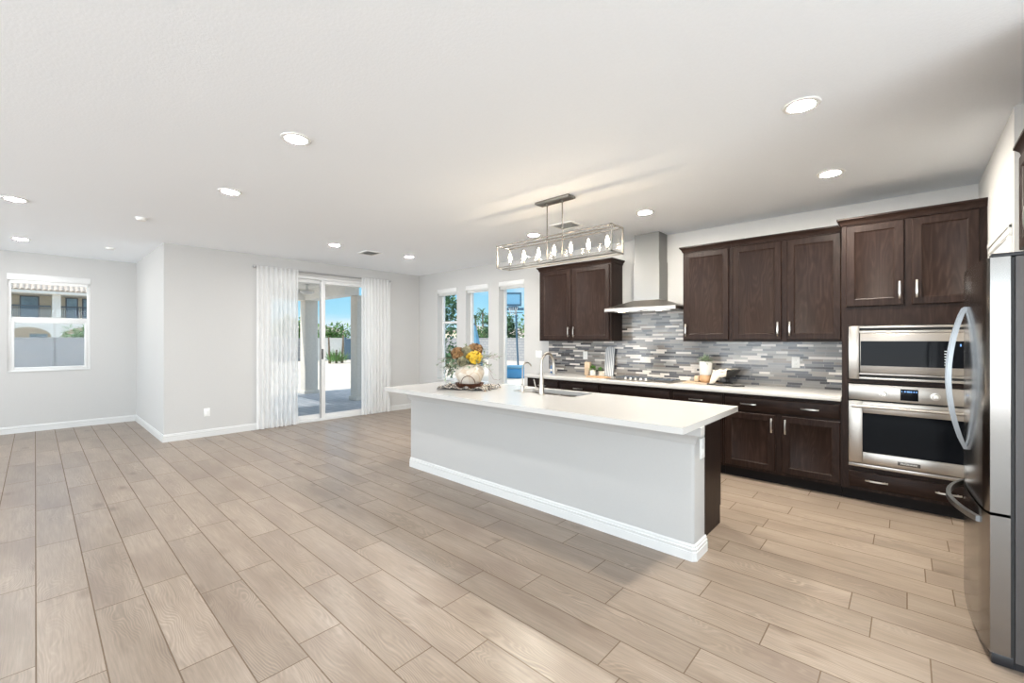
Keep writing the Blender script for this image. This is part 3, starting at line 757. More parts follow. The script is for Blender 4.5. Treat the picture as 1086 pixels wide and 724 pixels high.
base_cab(-1.98, -1.424, [(-1.959, -1.442, [-1.70])], [(-1.959, -1.442, -1.925)], 'dark base cabinet right of the cooktop, partly behind the island corner')
base_cab(-1.424, -0.43, [(-1.405, -0.44, [-1.183, -0.667])], [(-1.405, -0.949, -0.978), (-0.893, -0.44, -0.862)], 'dark base cabinet with wide drawer and two doors beside the wall oven')
single('kitchen_countertop', B().box(-4.15, -0.432, 4.824, 5.455, 0.874, 0.914, 0.004), 'quartz', 'long pale quartz countertop along the kitchen wall on dark cabinets', 'countertop', (-2.29, 5.14, 0.874))
b = B().box(-4.18, -0.436, 5.458, 5.469, 0.915, 1.402).box(-2.905, -1.957, 5.458, 5.469, 1.402, 1.83)
single('backsplash', b, 'mosaic_tile', 'grey and white linear mosaic tile backsplash along the kitchen wall', 'backsplash', (-2.3, 5.46, 0.915))

# upper cabinets
def upper_cab(x0, x1, doors, lab, ends, nm='upper_cabinet', z0=1.405, z1=2.447):
    yb, yf, yd = 5.468, 5.16, 5.14
    t = thing(nm, lab, 'cabinet', ((x0 + x1) / 2, yb, z0), 'dark upper cabinets along the kitchen wall')
    part('body', B().box(x0, x1, yf, yb, z0, z1), 'espresso_vertical', t)
    for d0, d1, hx in doors:
        dr = part('door', B().shaker(d0, d1, z0 + 0.02, z1 - 0.012, yd), 'espresso_vertical', t)
        part('handle', B().pull((hx, yd, 1.535), 0.145, 'z'), 'pull_steel', dr)
    p = []
    if ends[0]: p.append((x0, yb))
    p += [(x0, yf - 0.004), (x1, yf - 0.004)]
    if ends[1]: p.append((x1, yb))
    part('crown_moulding', B().crown(p, [(o, z1 + z) for o, z in CROWN]).box(x0, x1, yf, yb, z1, z1 + 0.02), 'espresso_horizontal', t)
upper_cab(-4.124, -2.907, [(-4.087, -3.55, -3.575), (-3.51, -2.93, -3.485)], 'dark two door upper cabinet left of the range hood', (True, True))
upper_cab(-1.955, -1.428, [(-1.937, -1.452, -1.912)], 'dark single door upper cabinet directly right of the range hood', (True, False))
upper_cab(-1.427, -0.4315, [(-1.408, -0.949, -0.977), (-0.899, -0.459, -0.872)], 'dark two door upper cabinet beside the wall oven cabinet', (False, False))

# ------------------------------------------------------------------ oven tower
def tower():
    x0, x1, yb = -0.43, 0.455, 5.465
    t = thing('oven_cabinet', 'tall dark cabinet holding the microwave and wall oven', 'cabinet', (0.01, 4.88, 0))
    b = B().box(x0, -0.386, YF, yb, 0.105, 2.437).box(0.432, x1, YF, yb, 0.105, 2.437).box(-0.386, 0.432, YF, yb, 0.105, 0.310).box(-0.386, 0.432, YF, yb, 1.043, 1.074)
    b.box(-0.386, 0.432, YF, yb, 1.549, 2.437).box(-0.386, 0.432, 5.44, yb, 0.31, 1.549)
    part('body', b, 'espresso_vertical', t)
    part('toe_kick', B().box(x0 + 0.002, x1 - 0.002, 4.945, 5.44, 0, 0.105), 'toe_dark', t)
    for d0, d1, hx in ((-0.40, -0.014, -0.043), (0.032, 0.414, 0.062)):
        dr = part('door', B().shaker(d0, d1, 1.715, 2.428, YD), 'espresso_vertical', t)
        part('handle', B().pull((hx, YD, 1.842), 0.145, 'z'), 'pull_steel', dr)
    dr = part('drawer', B().slab(-0.38, 0.419, 0.132, 0.272, YD), 'espresso_horizontal', t)
    for hx in (-0.19, 0.245): part('handle', B().pull((hx, YD, 0.207), 0.15, 'x'), 'pull_steel', dr)
    part('crown_moulding', B().crown([(x0, 5.112), (x0, YF - 0.004), (x1, YF - 0.004)], [(o, 2.437 + z) for o, z in CROWN]).box(x0, x1, YF, yb, 2.437, 2.46), 'espresso_horizontal', t)
tower()
def text_mesh(name, body, size, loc, rot, mat, parent):
    c = bpy.data.curves.new('t', 'FONT'); c.body = body; c.size = size; c.extrude = 0.0006; c.align_x = 'CENTER'; c.align_y = 'CENTER'
    o = bpy.data.objects.new('t', c); COL.objects.link(o)
    dg = bpy.context.evaluated_depsgraph_get(); me = bpy.data.meshes.new_from_object(o.evaluated_get(dg))
    bpy.data.objects.remove(o); bpy.data.curves.remove(c)
    me.transform(Matrix.Translation(Vector(loc) - OFF[parent]) @ rot.to_4x4()); me.materials.clear(); me.materials.append(M[mat])
    ob = bpy.data.objects.new(name, me); COL.objects.link(ob); ob.parent = parent; OFF[ob] = OFF[parent]; return ob
FRONT = Matrix.Rotation(PI / 2, 3, 'X')
def microwave():
    t = thing('microwave', 'built in stainless microwave above the wall oven', 'microwave', (0.02, 4.86, 1.08))
    x0, x1, z0, z1 = -0.38, 0.426, 1.080, 1.543; yf = 4.852
    b = B().box(x0, -0.307, yf, 4.879, z0, z1, 0.002).box(0.410, x1, yf, 4.879, z0, z1, 0.002)
    b.box(-0.307, 0.410, yf, 4.879, 1.524, z1, 0.002).box(-0.307, 0.410, yf, 4.879, z0, 1.100, 0.002).box(-0.307, 0.410, yf, 4.879, 1.482, 1.503, 0.002).box(-0.307, 0.410, yf, 4.879, 1.121, 1.136, 0.002)
    part('trim_frame', b, 'steel_h', t)
    for za, zb in ((1.503, 1.524), (1.100, 1.121)): part('vent_slot', B().box(-0.307, 0.410, 4.872, 4.879, za, zb), 'black_matte', t)
    part('body', B().box(-0.37, 0.415, 4.881, 5.30, 1.085, 1.538), 'black_matte', t)
    d = part('door', B().box(-0.300, 0.404, 4.842, 4.878, 1.139, 1.480, 0.003), 'steel_h', t)
    part('door_window', B().box(-0.296, 0.400, 4.839, 4.8425, 1.200, 1.413), 'black_glass', d)
    b = B()
    for k in range(6): b.box(0.222, 0.232 + 0.006 * (k % 3), 4.838, 4.8391, 1.22 + k * 0.022, 1.226 + k * 0.022)
    part('control_legend', b, 'white_legend', d)
    part('clock_display', B().box(0.308, 0.316, 4.838, 4.8391, 1.372, 1.39), 'display_blue', d)
microwave()
def oven():
    t = thing('wall_oven', 'stainless built in wall oven with two knobs and blue display', 'oven', (0.02, 4.86, 0.32))
    x0, x1 = -0.38, 0.425
    part('body', B().box(-0.37, 0.415, 4.881, 5.40, 0.325, 1.036), 'black_matte', t)
    p = part('control_panel', B().box(x0, x1, 4.846, 4.879, 0.902, 1.037, 0.003), 'steel_h', t)
    for kx in (-0.144, 0.172):
        k_ = part('knob', B().tube([(kx, 4.846, 0.966), (kx, 4.838, 0.966), (kx, 4.837, 0.966), (kx, 4.815, 0.966), (kx, 4.812, 0.966)], [0.030, 0.030, 0.022, 0.020, 0.016], 20), 'pull_steel', p)
        part('pointer', B().box(kx - 0.003, kx + 0.003, 4.806, 4.816, 0.950, 0.984, 0.002), 'pull_steel', k_)
    dsp = part('display', B().box(-0.038, 0.072, 4.843, 4.8465, 0.920, 1.014, 0.001), 'black_glass', p)
    b = B()
    for dx, w in ((-0.030, 0.004), (-0.014, 0.010), (0.002, 0.010), (0.012, 0.010), (0.024, 0.010), (0.042, 0.008), (0.058, 0.006)): b.box(dx, dx + w, 4.842, 4.8431, 0.988, 1.000)
    part('clock_digits', b, 'display_blue', dsp)
    d = part('door', B().box(x0, -0.283, 4.842, 4.879, 0.352, 0.890, 0.003).box(0.398, x1, 4.842, 4.879, 0.352, 0.890, 0.003).box(-0.283, 0.398, 4.842, 4.879, 0.790, 0.890, 0.003).box(-0.283, 0.398, 4.842, 4.879, 0.352, 0.450, 0.003), 'steel_h', t)
    part('door_window', B().box(-0.283, 0.398, 4.852, 4.870, 0.450, 0.790), 'black_glass', d)
    h = B().tube([(-0.355, 4.795, 0.850), (0.40, 4.795, 0.850)], 0.013, 14)
    for hx in (-0.335, 0.38): h.box(hx - 0.012, hx + 0.012, 4.795, 4.842, 0.840, 0.860, 0.003)
    part('handle', h, 'steel_h', d)
    bd = part('badge', B().box(-0.055, 0.085, 4.839, 4.8425, 0.378, 0.408, 0.001), 'badge_dark', d, 'dark name badge')
    text_mesh('lettering', 'FRIGIDAIRE', 0.0205, (0.015, 4.8385, 0.393), FRONT, 'letter_silver', bd)
    part('bottom_trim', B().box(x0, x1, 4.838, 4.879, 0.318, 0.347, 0.003), 'steel_h', t)
oven()

# ------------------------------------------------------------------ range hood
def hood():
    t = thing('range_hood', 'stainless chimney range hood on the kitchen wall between upper cabinets', 'range hood', (-2.435, 5.46, 1.78))
    part('lower_chimney', B().box(-2.606, -2.265, 5.20, 5.457, 1.92, 2.41), 'steel_hood', t)
    part('upper_chimney', B().box(-2.598, -2.273, 5.208, 5.457, 2.41, H - 0.001), 'steel_hood', t)
    x0, x1, y0, yb = -2.902, -1.972, 4.975, 5.457
    L = [[(x0, y0, 1.785), (x1, y0, 1.785), (x1, yb, 1.785), (x0, yb, 1.785)], [(x0, y0, 1.825), (x1, y0, 1.825), (x1, yb, 1.825), (x0, yb, 1.825)],
         [(x0 + 0.012, y0 + 0.01, 1.830), (x1 - 0.012, y0 + 0.01, 1.830), (x1 - 0.012, yb, 1.830), (x0 + 0.012, yb, 1.830)],
         [(-2.61, 5.196, 1.925), (-2.261, 5.196, 1.925), (-2.261, yb, 1.925), (-2.61, yb, 1.925)]]
    c = part('canopy', B().loft(L), 'steel_h', t)
    part('filter', B().box(-2.80, -2.45, 5.06, 5.42, 1.778, 1.785).box(-2.42, -2.07, 5.06, 5.42, 1.778, 1.785), 'pull_steel', c)
    b = B()
    for k in range(5): b.cyl((-2.49 + k * 0.026, y0, 1.806), (-2.49 + k * 0.026, y0 - 0.004, 1.806), 0.007, 10)
    part('button_row', b, 'pull_steel', c)
    for xx in (-2.70, -2.20): part('lamp', B().lathe([(0.028, 0.0), (0.028, -0.006), (0.0005, -0.0062)], (xx, 5.025, 1.7845), 16), 'hood_lamp_glow', c, 'lit round lamp')
hood()

# ------------------------------------------------------------------ island
IX0, IX1, IY0, IY1 = -4.154, -0.956, 2.522, 3.638
def rrect(x0, x1, y0, y1, r, z, n=5):
    P = []
    for cx, cy, a in ((x1 - r, y1 - r, 0), (x0 + r, y1 - r, 90), (x0 + r, y0 + r, 180), (x1 - r, y0 + r, 270)):
        for k in range(n + 1):
            an = math.radians(a + 90 * k / n); P.append((cx + r * math.cos(an), cy + r * math.sin(an), z))
    return P
def island():
    t = thing('kitchen_island', 'long white painted kitchen island with dark cabinet side', 'kitchen island', (-2.55, 3.1, 0))
    wx0, wx1, wy0, wy1 = -4.145, -1.010, 2.850, 3.060
    b = B().loft([rrect(wx0, wx1, wy0, wy1, 0.02, 0.0), rrect(wx0, wx1, wy0, wy1, 0.02, 0.875)])
    part('knee_wall', b, 'island_paint', t)
    part('baseboard', B().crown([(wx0, wy1), (wx0, wy0 + 0.015), (wx0 + 0.015, wy0), (wx1 - 0.015, wy0), (wx1, wy0 + 0.015), (wx1, wy1)], BP), 'white_trim', t, 'white stepped baseboard')
    MP = [(0, 0.715), (0.012, 0.715), (0.018, 0.735), (0.018, 0.760), (0.030, 0.775), (0.050, 0.800), (0.062, 0.815), (0.062, 0.874), (0, 0.874)]
    MP = [(0, 0.752), (0.014, 0.752), (0.018, 0.768), (0.022, 0.790), (0.036, 0.808), (0.040, 0.814), (0.062, 0.820), (0.062, 0.874), (0, 0.874)]
    part('top_moulding', B().crown([(wx0, wy1), (wx0, wy0), (wx1, wy0), (wx1, wy0 + 0.01)], MP), 'island_paint', t)
    cx0, cx1, cy0, cy1 = -4.125, -1.075, 3.062, 3.592
    b = B().box(cx1 - 0.02, cx1, cy0, cy1, 0.0, 0.874).box(cx0, cx0 + 0.02, cy0, cy1, 0.0, 0.874).box(cx0 + 0.02, cx1 - 0.02, cy0, cy1, 0.105, 0.125).box(cx0 + 0.02, cx1 - 0.02, cy1 - 0.012, cy1, 0.125, 0.874).box(cx0 + 0.02, cx1 - 0.02, 3.52, 3.535, 0.0, 0.105)
    part('cabinet_body', b, 'espresso_vertical', t, 'dark wood cabinet side')
    n = 6; w = (cx1 - cx0) / n
    for k in range(n):
        a = cx0 + k * w + 0.006; c = a + w - 0.012
        bb = B(); bb.T = Matrix.Rotation(PI, 4, 'Z') @ Matrix.Translation((0, 0, 0))
        bb.shaker(-c, -a, 0.13, 0.86, -3.634, 0.041)
        d = part('door', bb, 'espresso_vertical', t)
        part('handle', B().pull((a + 0.04 if k % 2 else c - 0.04, 3.634, 0.72), 0.14, 'z', (0, 1, 0)), 'pull_steel', d)
    o_ = part('outlet', B().box(wx1 - 0.001, wx1 + 0.005, 2.952, 3.036, 0.634, 0.768, 0.002), 'plate_white', t, 'white electrical outlet')
    part('socket', B().box(wx1 + 0.005, wx1 + 0.008, 2.976, 3.012, 0.708, 0.744, 0.001).box(wx1 + 0.005, wx1 + 0.008, 2.976, 3.012, 0.658, 0.694, 0.001), 'plate_white', o_)
    # countertop with an opening for the sink
    bm = bmesh.new()
    ho = rrect(-2.93, -2.19, 3.215, 3.56, 0.03, 0.914)
    outer = rrect(IX0, IX1, IY0, IY1, 0.006, 0.914, 2)
    vo = [bm.verts.new(p) for p in outer]; vi = [bm.verts.new(p) for p in ho]
    ed = [bm.edges.new((vo[i], vo[(i + 1) % len(vo)])) for i in range(len(vo))] + [bm.edges.new((vi[i], vi[(i + 1) % len(vi)])) for i in range(len(vi))]
    bmesh.ops.triangle_fill(bm, use_beauty=True, edges=ed)
    ext = bmesh.ops.extrude_face_region(bm, geom=bm.faces[:])
    bmesh.ops.translate(bm, verts=[v for v in ext['geom'] if isinstance(v, bmesh.types.BMVert)], vec=(0, 0, -0.039))
    bmesh.ops.recalc_face_normals(bm, faces=bm.faces[:])
    b = B(); b.bm.free(); b.bm = bm
    single('island_countertop', b, 'quartz', 'white quartz countertop on the kitchen island with overhang and sink opening', 'countertop', (-2.55, 3.08, 0.875))
    # sink
    t = thing('kitchen_sink', 'stainless undermount sink set into the island countertop', 'sink', (-2.56, 3.39, 0.69))
    b = B()
    for (a, c) in ((-2.925, -2.575), (-2.545, -2.195)):
        b.loft([rrect(a - 0.012, c + 0.012, 3.205, 3.57, 0.03, 0.8735), rrect(a, c, 3.22, 3.555, 0.03, 0.8735), rrect(a + 0.004, c - 0.004, 3.224, 3.551, 0.03, 0.71), rrect(a + 0.03, c - 0.03, 3.25, 3.525, 0.03, 0.695)], cap0=False)
    part('basin', b, 'steel_h', t)
    for a in (-2.75, -2.37): part('drain', B().lathe([(0.042, 0.0), (0.042, 0.003), (0.03, 0.004), (0.0005, 0.001)], (a, 3.39, 0.695), 20), 'pull_steel', t)
island()
def faucets():
    x, y, z = -2.508, 3.165, 0.914
    t = thing('kitchen_faucet', 'tall brushed nickel gooseneck faucet on the island by the sink', 'faucet', (x, y, z))
    part('body', B().lathe([(0.030, 0), (0.030, 0.006), (0.026, 0.010), (0.024, 0.05), (0.019, 0.14), (0.0145, 0.20), (0.0135, 0.21)], (x, y, z), 20), 'nickel', t)
    P = [(x, y, z + 0.20), (x, y, z + 0.28)]
    R = 0.092
    for k in range(1, 13):
        a = PI - PI * k / 12 * 1.02; P.append((x, y + R + R * math.cos(a), z + 0.29 + R * math.sin(a)))
    part('spout', B().tube(P, 0.0125, 12), 'nickel', t)
    a = P[-1]; part('spray_head', B().tube([a, (a[0], a[1] + 0.003, a[2] - 0.03), (a[0], a[1] + 0.01, a[2] - 0.10), (a[0], a[1] + 0.01, a[2] - 0.105)], [0.014, 0.016, 0.017, 0.012], 14), 'nickel', t)
    part('handle', B().tube([(x - 0.015, y, z + 0.05), (x - 0.07, y, z + 0.05)], [0.014, 0.016]).tube([(x - 0.064, y, z + 0.05), (x - 0.085, y - 0.01, z + 0.14)], [0.006, 0.005]), 'nickel', t)
    x, y = -2.742, 3.165
    t = thing('filter_faucet', 'slim nickel drinking water faucet left of the main faucet', 'faucet', (x, y, z))
    part('body', B().lathe([(0.022, 0), (0.022, 0.005), (0.014, 0.010), (0.013, 0.07), (0.007, 0.085)], (x, y, z), 16), 'nickel', t)
    P = [(x, y, z + 0.08), (x, y, z + 0.22)]; R = 0.068
    for k in range(1, 11):
        a = PI - PI * k / 10 * 0.86; P.append((x, y + R + R * math.cos(a), z + 0.22 + R * math.sin(a)))
    part('spout', B().tube(P, 0.0055, 10), 'nickel', t)
    part('lever', B().tube([(x + 0.01, y, z + 0.05), (x + 0.045, y, z + 0.062)], [0.005, 0.004], 8), 'nickel', t)
faucets()

# ------------------------------------------------------------------ island decoration
def decor():
    cx, cy, z = -3.40, 3.075, 0.914
    rr = random.Random(5)
    b = B(); bm = b.bm; nu, nv = 26, 22; ca, sa = math.cos(0.35), math.sin(0.35); rows = []
    for j in range(nv + 1):
        row = []
        for i in range(nu + 1):
            u, v = i / nu - 0.5, j / nv - 0.5
            ed = max(abs(u), abs(v)) * 2
            zz = 0.007 + (0.040 * (0.5 + 0.5 * math.sin(u * 23 + v * 9) * math.sin(v * 17 + 1.3)) * max(0, ed - 0.76) / 0.24)
            x_, y_ = u * 0.50 + 0.012 * math.sin(v * 20), v * 0.42 + 0.012 * math.sin(u * 18)
            row.append(bm.verts.new((cx + ca * x_ - sa * y_, cy + sa * x_ + ca * y_, z + zz)))
        rows.append(row)
    for a, c in zip(rows, rows[1:]):
        for i in range(nu): bm.faces.new((a[i], a[i + 1], c[i + 1], c[i]))
    for j in range(0, nv + 1):
        for i in (0, nu):
            v0 = rows[j][i].co.copy(); sg = -1 if i == 0 else 1
            b.tube([v0, v0 + Vector((sg * 0.03, rr.uniform(-0.012, 0.012), -0.001 - v0.z + z + 0.0055)) ], 0.003, 5)
    ext = single('table_runner', b, 'woven_runner', 'crumpled woven black and cream cloth under the flower vase tray', 'cloth', (cx, cy, z))
    md = ext.modifiers.new('thick', 'SOLIDIFY'); md.thickness = 0.003; md.offset = 1
    # tray
    tz = z + 0.009; tx, ty = -3.385, 3.06
    t = thing('metal_tray', 'rust brown metal tray with arched handles under the flower vase', 'tray', (tx, ty, tz))
    part('dish', B().lathe([(0.001, 0.0), (0.105, 0.0), (0.125, 0.014), (0.150, 0.050), (0.154, 0.052), (0.130, 0.016), (0.106, 0.006), (0.001, 0.006)], (tx, ty, tz), 36), 'rust_metal', t)
    F = Vector((-0.673, 0.74, 0)); R = Vector((0.74, 0.673, 0))
    for sg in (-1, 1):
        c = Vector((tx, ty, tz + 0.050)) + F * (0.148 * sg); P = []
        for k in range(13):
            a = PI * k / 12; P.append(c + R * (0.072 * math.cos(a)) + Vector((0, 0, 0.085 * math.sin(a))) + F * (sg * 0.014 * math.sin(a)) - F * sg * (0.0 if 0 < k < 12 else 0.0) - F * sg * 0.018 * (math.cos(a) ** 2))
        part('handle', B().tube(P, 0.0038, 8), 'rust_metal', t)
    # vase of flowers
    vz = tz + 0.007; vx, vy = tx - 0.005, ty + 0.008
    t = thing('flower_arrangement', 'cream crackle vase of yellow and brown hydrangeas on the island', 'flowers', (vx, vy, vz))
    part('vase', B().lathe([(0.001, 0), (0.075, 0), (0.085, 0.008), (0.120, 0.06), (0.146, 0.115), (0.154, 0.15), (0.148, 0.185), (0.128, 0.215), (0.112, 0.228), (0.116, 0.238), (0.106, 0.240), (0.100, 0.226), (0.09, 0.20), (0.001, 0.19)], (vx, vy, vz), 40), 'vase_glaze', t)
    def bloom(c, r, mat, lab, n=150):
        b = B(); c = Vector(c)
        b.lathe([(0.001, -0.6 * r), (0.4 * r, -0.4 * r), (0.55 * r, 0), (0.4 * r, 0.4 * r), (0.001, 0.55 * r)], tuple(c), 10)
        for k in range(n):
            d = Vector((rr.gauss(0, 1), rr.gauss(0, 1), rr.gauss(0.1, 1))).normalized(); p = c + Vector((d.x, d.y, d.z * 0.8)) * r * rr.uniform(0.5, 1.05)
            s1 = d.orthogonal().normalized(); s1.rotate(Matrix.Rotation(rr.uniform(0, 6.28), 3, d)); s2 = d.cross(s1)
            for (aa) in range(4):
                q_ = (s1 * math.cos(aa * PI / 2) + s2 * math.sin(aa * PI / 2) + d * 0.35).normalized()
                b.leaf(p, q_, d, r * 0.42, r * 0.34)
        part('hydrangea_bloom', b, mat, t, lab)
    Rv = R; zt = vz + 0.235
    def at(r_, f_, h): return Vector((vx, vy, zt + h)) + Rv * r_ + F * f_
    bloom(at(0.055, -0.085, 0.075), 0.072, 'petal_yellow', 'bright yellow bloom')
    bloom(at(-0.115, -0.03, 0.115), 0.070, 'petal_rust', 'rust brown bloom on the left')
    bloom(at(0.055, 0.02, 0.155), 0.072, 'petal_rust', 'rust brown bloom at the top')
    bloom(at(-0.025, -0.01, 0.130), 0.068, 'petal_olive', 'faded olive bloom')
    bloom(at(-0.03, 0.09, 0.09), 0.065, 'petal_olive', 'faded olive bloom at the back')
    bloom(at(-0.06, -0.095, 0.035), 0.055, 'petal_olive', 'small olive bloom low in front')
    b = B(); st = B()
    sprays = [(-0.30, -0.02, 0.06), (-0.33, 0.02, 0.01), (-0.27, -0.08, -0.06), (-0.24, -0.10, -0.12), (-0.20, -0.12, -0.03), (0.26, 0.02, 0.06), (0.30, -0.03, 0.09), (0.22, 0.0, -0.02), (0.20, -0.10, 0.0),
              (-0.12, -0.14, -0.02), (0.0, -0.15, 0.0), (0.10, -0.14, 0.01), (-0.22, 0.05, 0.14), (0.16, 0.05, 0.16), (-0.28, 0.05, -0.03), (-0.18, -0.12, -0.09), (0.24, -0.02, -0.09), (-0.05, 0.1, 0.2), (-0.16, -0.05, 0.02), (0.13, -0.06, 0.05)]
    for (r_, f_, h) in sprays:
        p0 = at(r_ * 0.15, f_ * 0.15, -0.02); p3 = at(r_, f_, h); p1 = at(r_ * 0.45, f_ * 0.45, 0.07 + max(h, 0) * 0.5)
        P = [p0 * (1 - u) ** 2 + p1 * 2 * u * (1 - u) + p3 * u * u for u in [k / 9 for k in range(10)]]
        st.tube(P, 0.0018, 5)
        for k in range(2, 10):
            d = (P[k] - P[k - 1]).normalized()
            for sg in (-1, 1):
                q_ = (d * 0.5 + Vector((rr.uniform(-1, 1), rr.uniform(-1, 1), rr.uniform(-0.8, 0.8)))).normalized()
                b.leaf(P[k], q_, Vector((0, 0, 1)), rr.uniform(0.035, 0.065), rr.uniform(0.014, 0.024))
    for k in range(230):
        a = rr.uniform(0, 2 * PI); q2 = rr.uniform(0.03, 0.15); p = at(q2 * math.cos(a), q2 * math.sin(a), rr.uniform(-0.01, 0.13) - q2 * 0.2)
        b.leaf(p, Vector((math.cos(a + 0.7) + rr.uniform(-.5, .5), math.sin(a + 0.7) + rr.uniform(-.5, .5), rr.uniform(-0.6, 0.7))), (0, 0, 1), rr.uniform(0.03, 0.06), rr.uniform(0.014, 0.024))
    part('eucalyptus_leaves', b, 'leaf_sage', t)
    P = [at(0.2, 0, 0.02), at(0.22, 0, -0.10), at(0.25, 0, -0.155), at(0.30, 0, -0.165), at(0.33, 0, -0.15)]
    st.tube(P, 0.0016, 5).tube([at(0.15, 0, 0.10), at(0.26, 0, 0.075), at(0.34, 0, 0.085)], 0.002, 5)
    part('stems', st, 'stem_brown', t)
decor()

# ------------------------------------------------------------------ back counter items
Z = 0.9145
def leafball(b, c, r, n, ln, w, rr, squash=0.8):
    for k in range(n):
        d = Vector((rr.gauss(0, 1), rr.gauss(0, 1), rr.gauss(0.35, 0.8))).normalized(); p = Vector(c) + Vector((d.x, d.y, d.z * squash)) * r * rr.uniform(0.25, 0.8)
        q_ = (d + Vector((rr.uniform(-.5, .5), rr.uniform(-.5, .5), rr.uniform(-.3, .6)))).normalized()
        b.leaf(p, q_, Vector((0, 0, 1)), ln * rr.uniform(0.7, 1.2), w)
rr = random.Random(11)
t = thing('soap_bottle', 'small dark blue pump bottle on the counter behind the faucet', 'bottle', (-4.03, 5.36, Z))
part('bottle', B().lathe([(0.001, 0), (0.034, 0), (0.036, 0.01), (0.036, 0.095), (0.026, 0.112), (0.013, 0.118)], (-4.03, 5.36, Z), 20), 'bottle_blue', t)
part('label_band', B().lathe([(0.0362, 0.028), (0.0368, 0.030), (0.0368, 0.060), (0.0362, 0.062)], (-4.03, 5.36, Z), 20), 'ceramic_white', t)
part('pump', B().cyl((-4.03, 5.36, Z + 0.118), (-4.03, 5.36, Z + 0.155), 0.009, 10).tube([(-4.03, 5.36, Z + 0.15), (-4.0, 5.33, Z + 0.15), (-3.99, 5.32, Z + 0.142)], 0.005, 8), 'black_plastic', t)
single('wooden_block', B().box(-3.445, -3.360, 5.34, 5.40, Z, Z + 0.19, 0.008), 'pale_wood', 'small upright pale wooden block on counter left of the green plants', 'wooden block', (-3.40, 5.37, Z))
for (px_, lab, mt, hh) in ((-3.265, 'small white pot with bright green plant beside the wooden block', 'ceramic_white', 0.085), (-3.125, 'small cream pot with green plant beside the striped board', 'ceramic_cream', 0.075)):
    t = thing('potted_plant', lab, 'potted plant', (px_, 5.28, Z), 'small potted plants left of the cooktop')
    part('pot', B().lathe([(0.001, 0), (0.034, 0), (0.040, 0.01), (0.043, hh), (0.039, hh), (0.036, hh - 0.012), (0.001, hh - 0.012)], (px_, 5.28, Z), 20), mt, t)
    b = B(); leafball(b, (px_ - (0.0 if mt == 'ceramic_white' else 0.02), 5.28, Z + hh + 0.015), 0.055 if mt == 'ceramic_white' else 0.04, 160 if mt == 'ceramic_white' else 90, 0.03, 0.014, rr)
    part('foliage', b, 'leaf_green', t)
# leaning striped board
bb = B(); P0 = [(-0.072, 0), (0.072, 0), (0.072, 0.37)] + [(0.072 * math.cos(a * PI / 8), 0.37 + 0.045 * math.sin(a * PI / 8)) for a in range(1, 8)] + [(-0.072, 0.37)]
bb.T = Matrix.Translation((-3.075, 5.385, Z + 0.003)) @ Matrix.Rotation(math.radians(-8.5), 4, 'X')
bb.loft([[(x, -0.008, z) for x, z in P0], [(x, 0.008, z) for x, z in P0]])
single('striped_board', bb, 'striped_board', 'tall grey striped board with rounded top leaning on the backsplash', 'board', (-3.075, 5.385, Z))
b = B().box(-3.24, -2.98, 5.06, 5.20, Z, Z + 0.014, 0.005).box(-2.98, -2.90, 5.11, 5.15, Z + 0.001, Z + 0.013, 0.005)
single('cutting_board', b, 'light_wood', 'flat wooden cutting board with handle lying in front of striped board', 'cutting board', (-3.1, 5.13, Z))
# cooktop
t = thing('cooktop', 'low stainless gas cooktop with row of knobs under the range hood', 'cooktop', (-2.44, 5.15, Z))
part('plate', B().box(-2.86, -2.02, 4.93, 5.40, Z, Z + 0.010, 0.004), 'steel_h', t)
for k in range(5): part('knob', B().lathe([(0.018, 0), (0.018, 0.006), (0.014, 0.008), (0.013, 0.026), (0.001, 0.028)], (-2.63 + k * 0.0675, 5.03, Z + 0.010), 14), 'ceramic_white', t)
for gx in (-2.70, -2.44, -2.18):
    b = B()
    for s_ in (-1, 1): b.box(gx - 0.115, gx + 0.115, 5.235 + s_ * 0.115 - 0.004, 5.235 + s_ * 0.115 + 0.004, Z + 0.018, Z + 0.026).box(gx + s_ * 0.11 - 0.004, gx + s_ * 0.11 + 0.004, 5.12, 5.35, Z + 0.018, Z + 0.026)
    b.box(gx - 0.11, gx + 0.11, 5.231, 5.239, Z + 0.018, Z + 0.026).box(gx - 0.004, gx + 0.004, 5.12, 5.35, Z + 0.018, Z + 0.026)
    for sx_ in (-1, 1):
        for sy_ in (-1, 1): b.box(gx + sx_ * 0.11 - 0.004, gx + sx_ * 0.11 + 0.004, 5.235 + sy_ * 0.115 - 0.004, 5.235 + sy_ * 0.115 + 0.004, Z + 0.009, Z + 0.02)
    part('grate', b, 'rail_iron', t)
    part('burner', B().lathe([(0.045, 0), (0.045, 0.005), (0.03, 0.007), (0.03, 0.011), (0.001, 0.012)], (gx, 5.235, Z + 0.009), 18), 'black_matte', t)
# pot on its wooden stand
px_, py_ = -1.735, 5.27
t = thing('wooden_riser', 'round turned wooden stand under the white planter on the back counter', 'stand', (px_, py_, Z + 0.012))
part('turned_base', B().lathe([(0.001, 0), (0.050, 0), (0.068, 0.02), (0.072, 0.05), (0.062, 0.080), (0.060, 0.088), (0.001, 0.088)], (px_, py_, Z + 0.0125), 28), 'light_wood', t)
part('wedge_block', B().box(px_ - 0.125, px_ - 0.068, py_ - 0.03, py_ + 0.03, Z + 0.0125, Z + 0.085, 0.012), 'pale_wood', t)
t = thing('potted_plant', 'white cylinder planter with dark green succulent on wooden stand', 'potted plant', (px_, py_, Z + 0.101))
part('pot', B().lathe([(0.001, 0), (0.064, 0), (0.068, 0.006), (0.071, 0.155), (0.064, 0.155), (0.061, 0.14), (0.001, 0.14)], (px_, py_, Z + 0.1015), 28), 'ceramic_white', t)
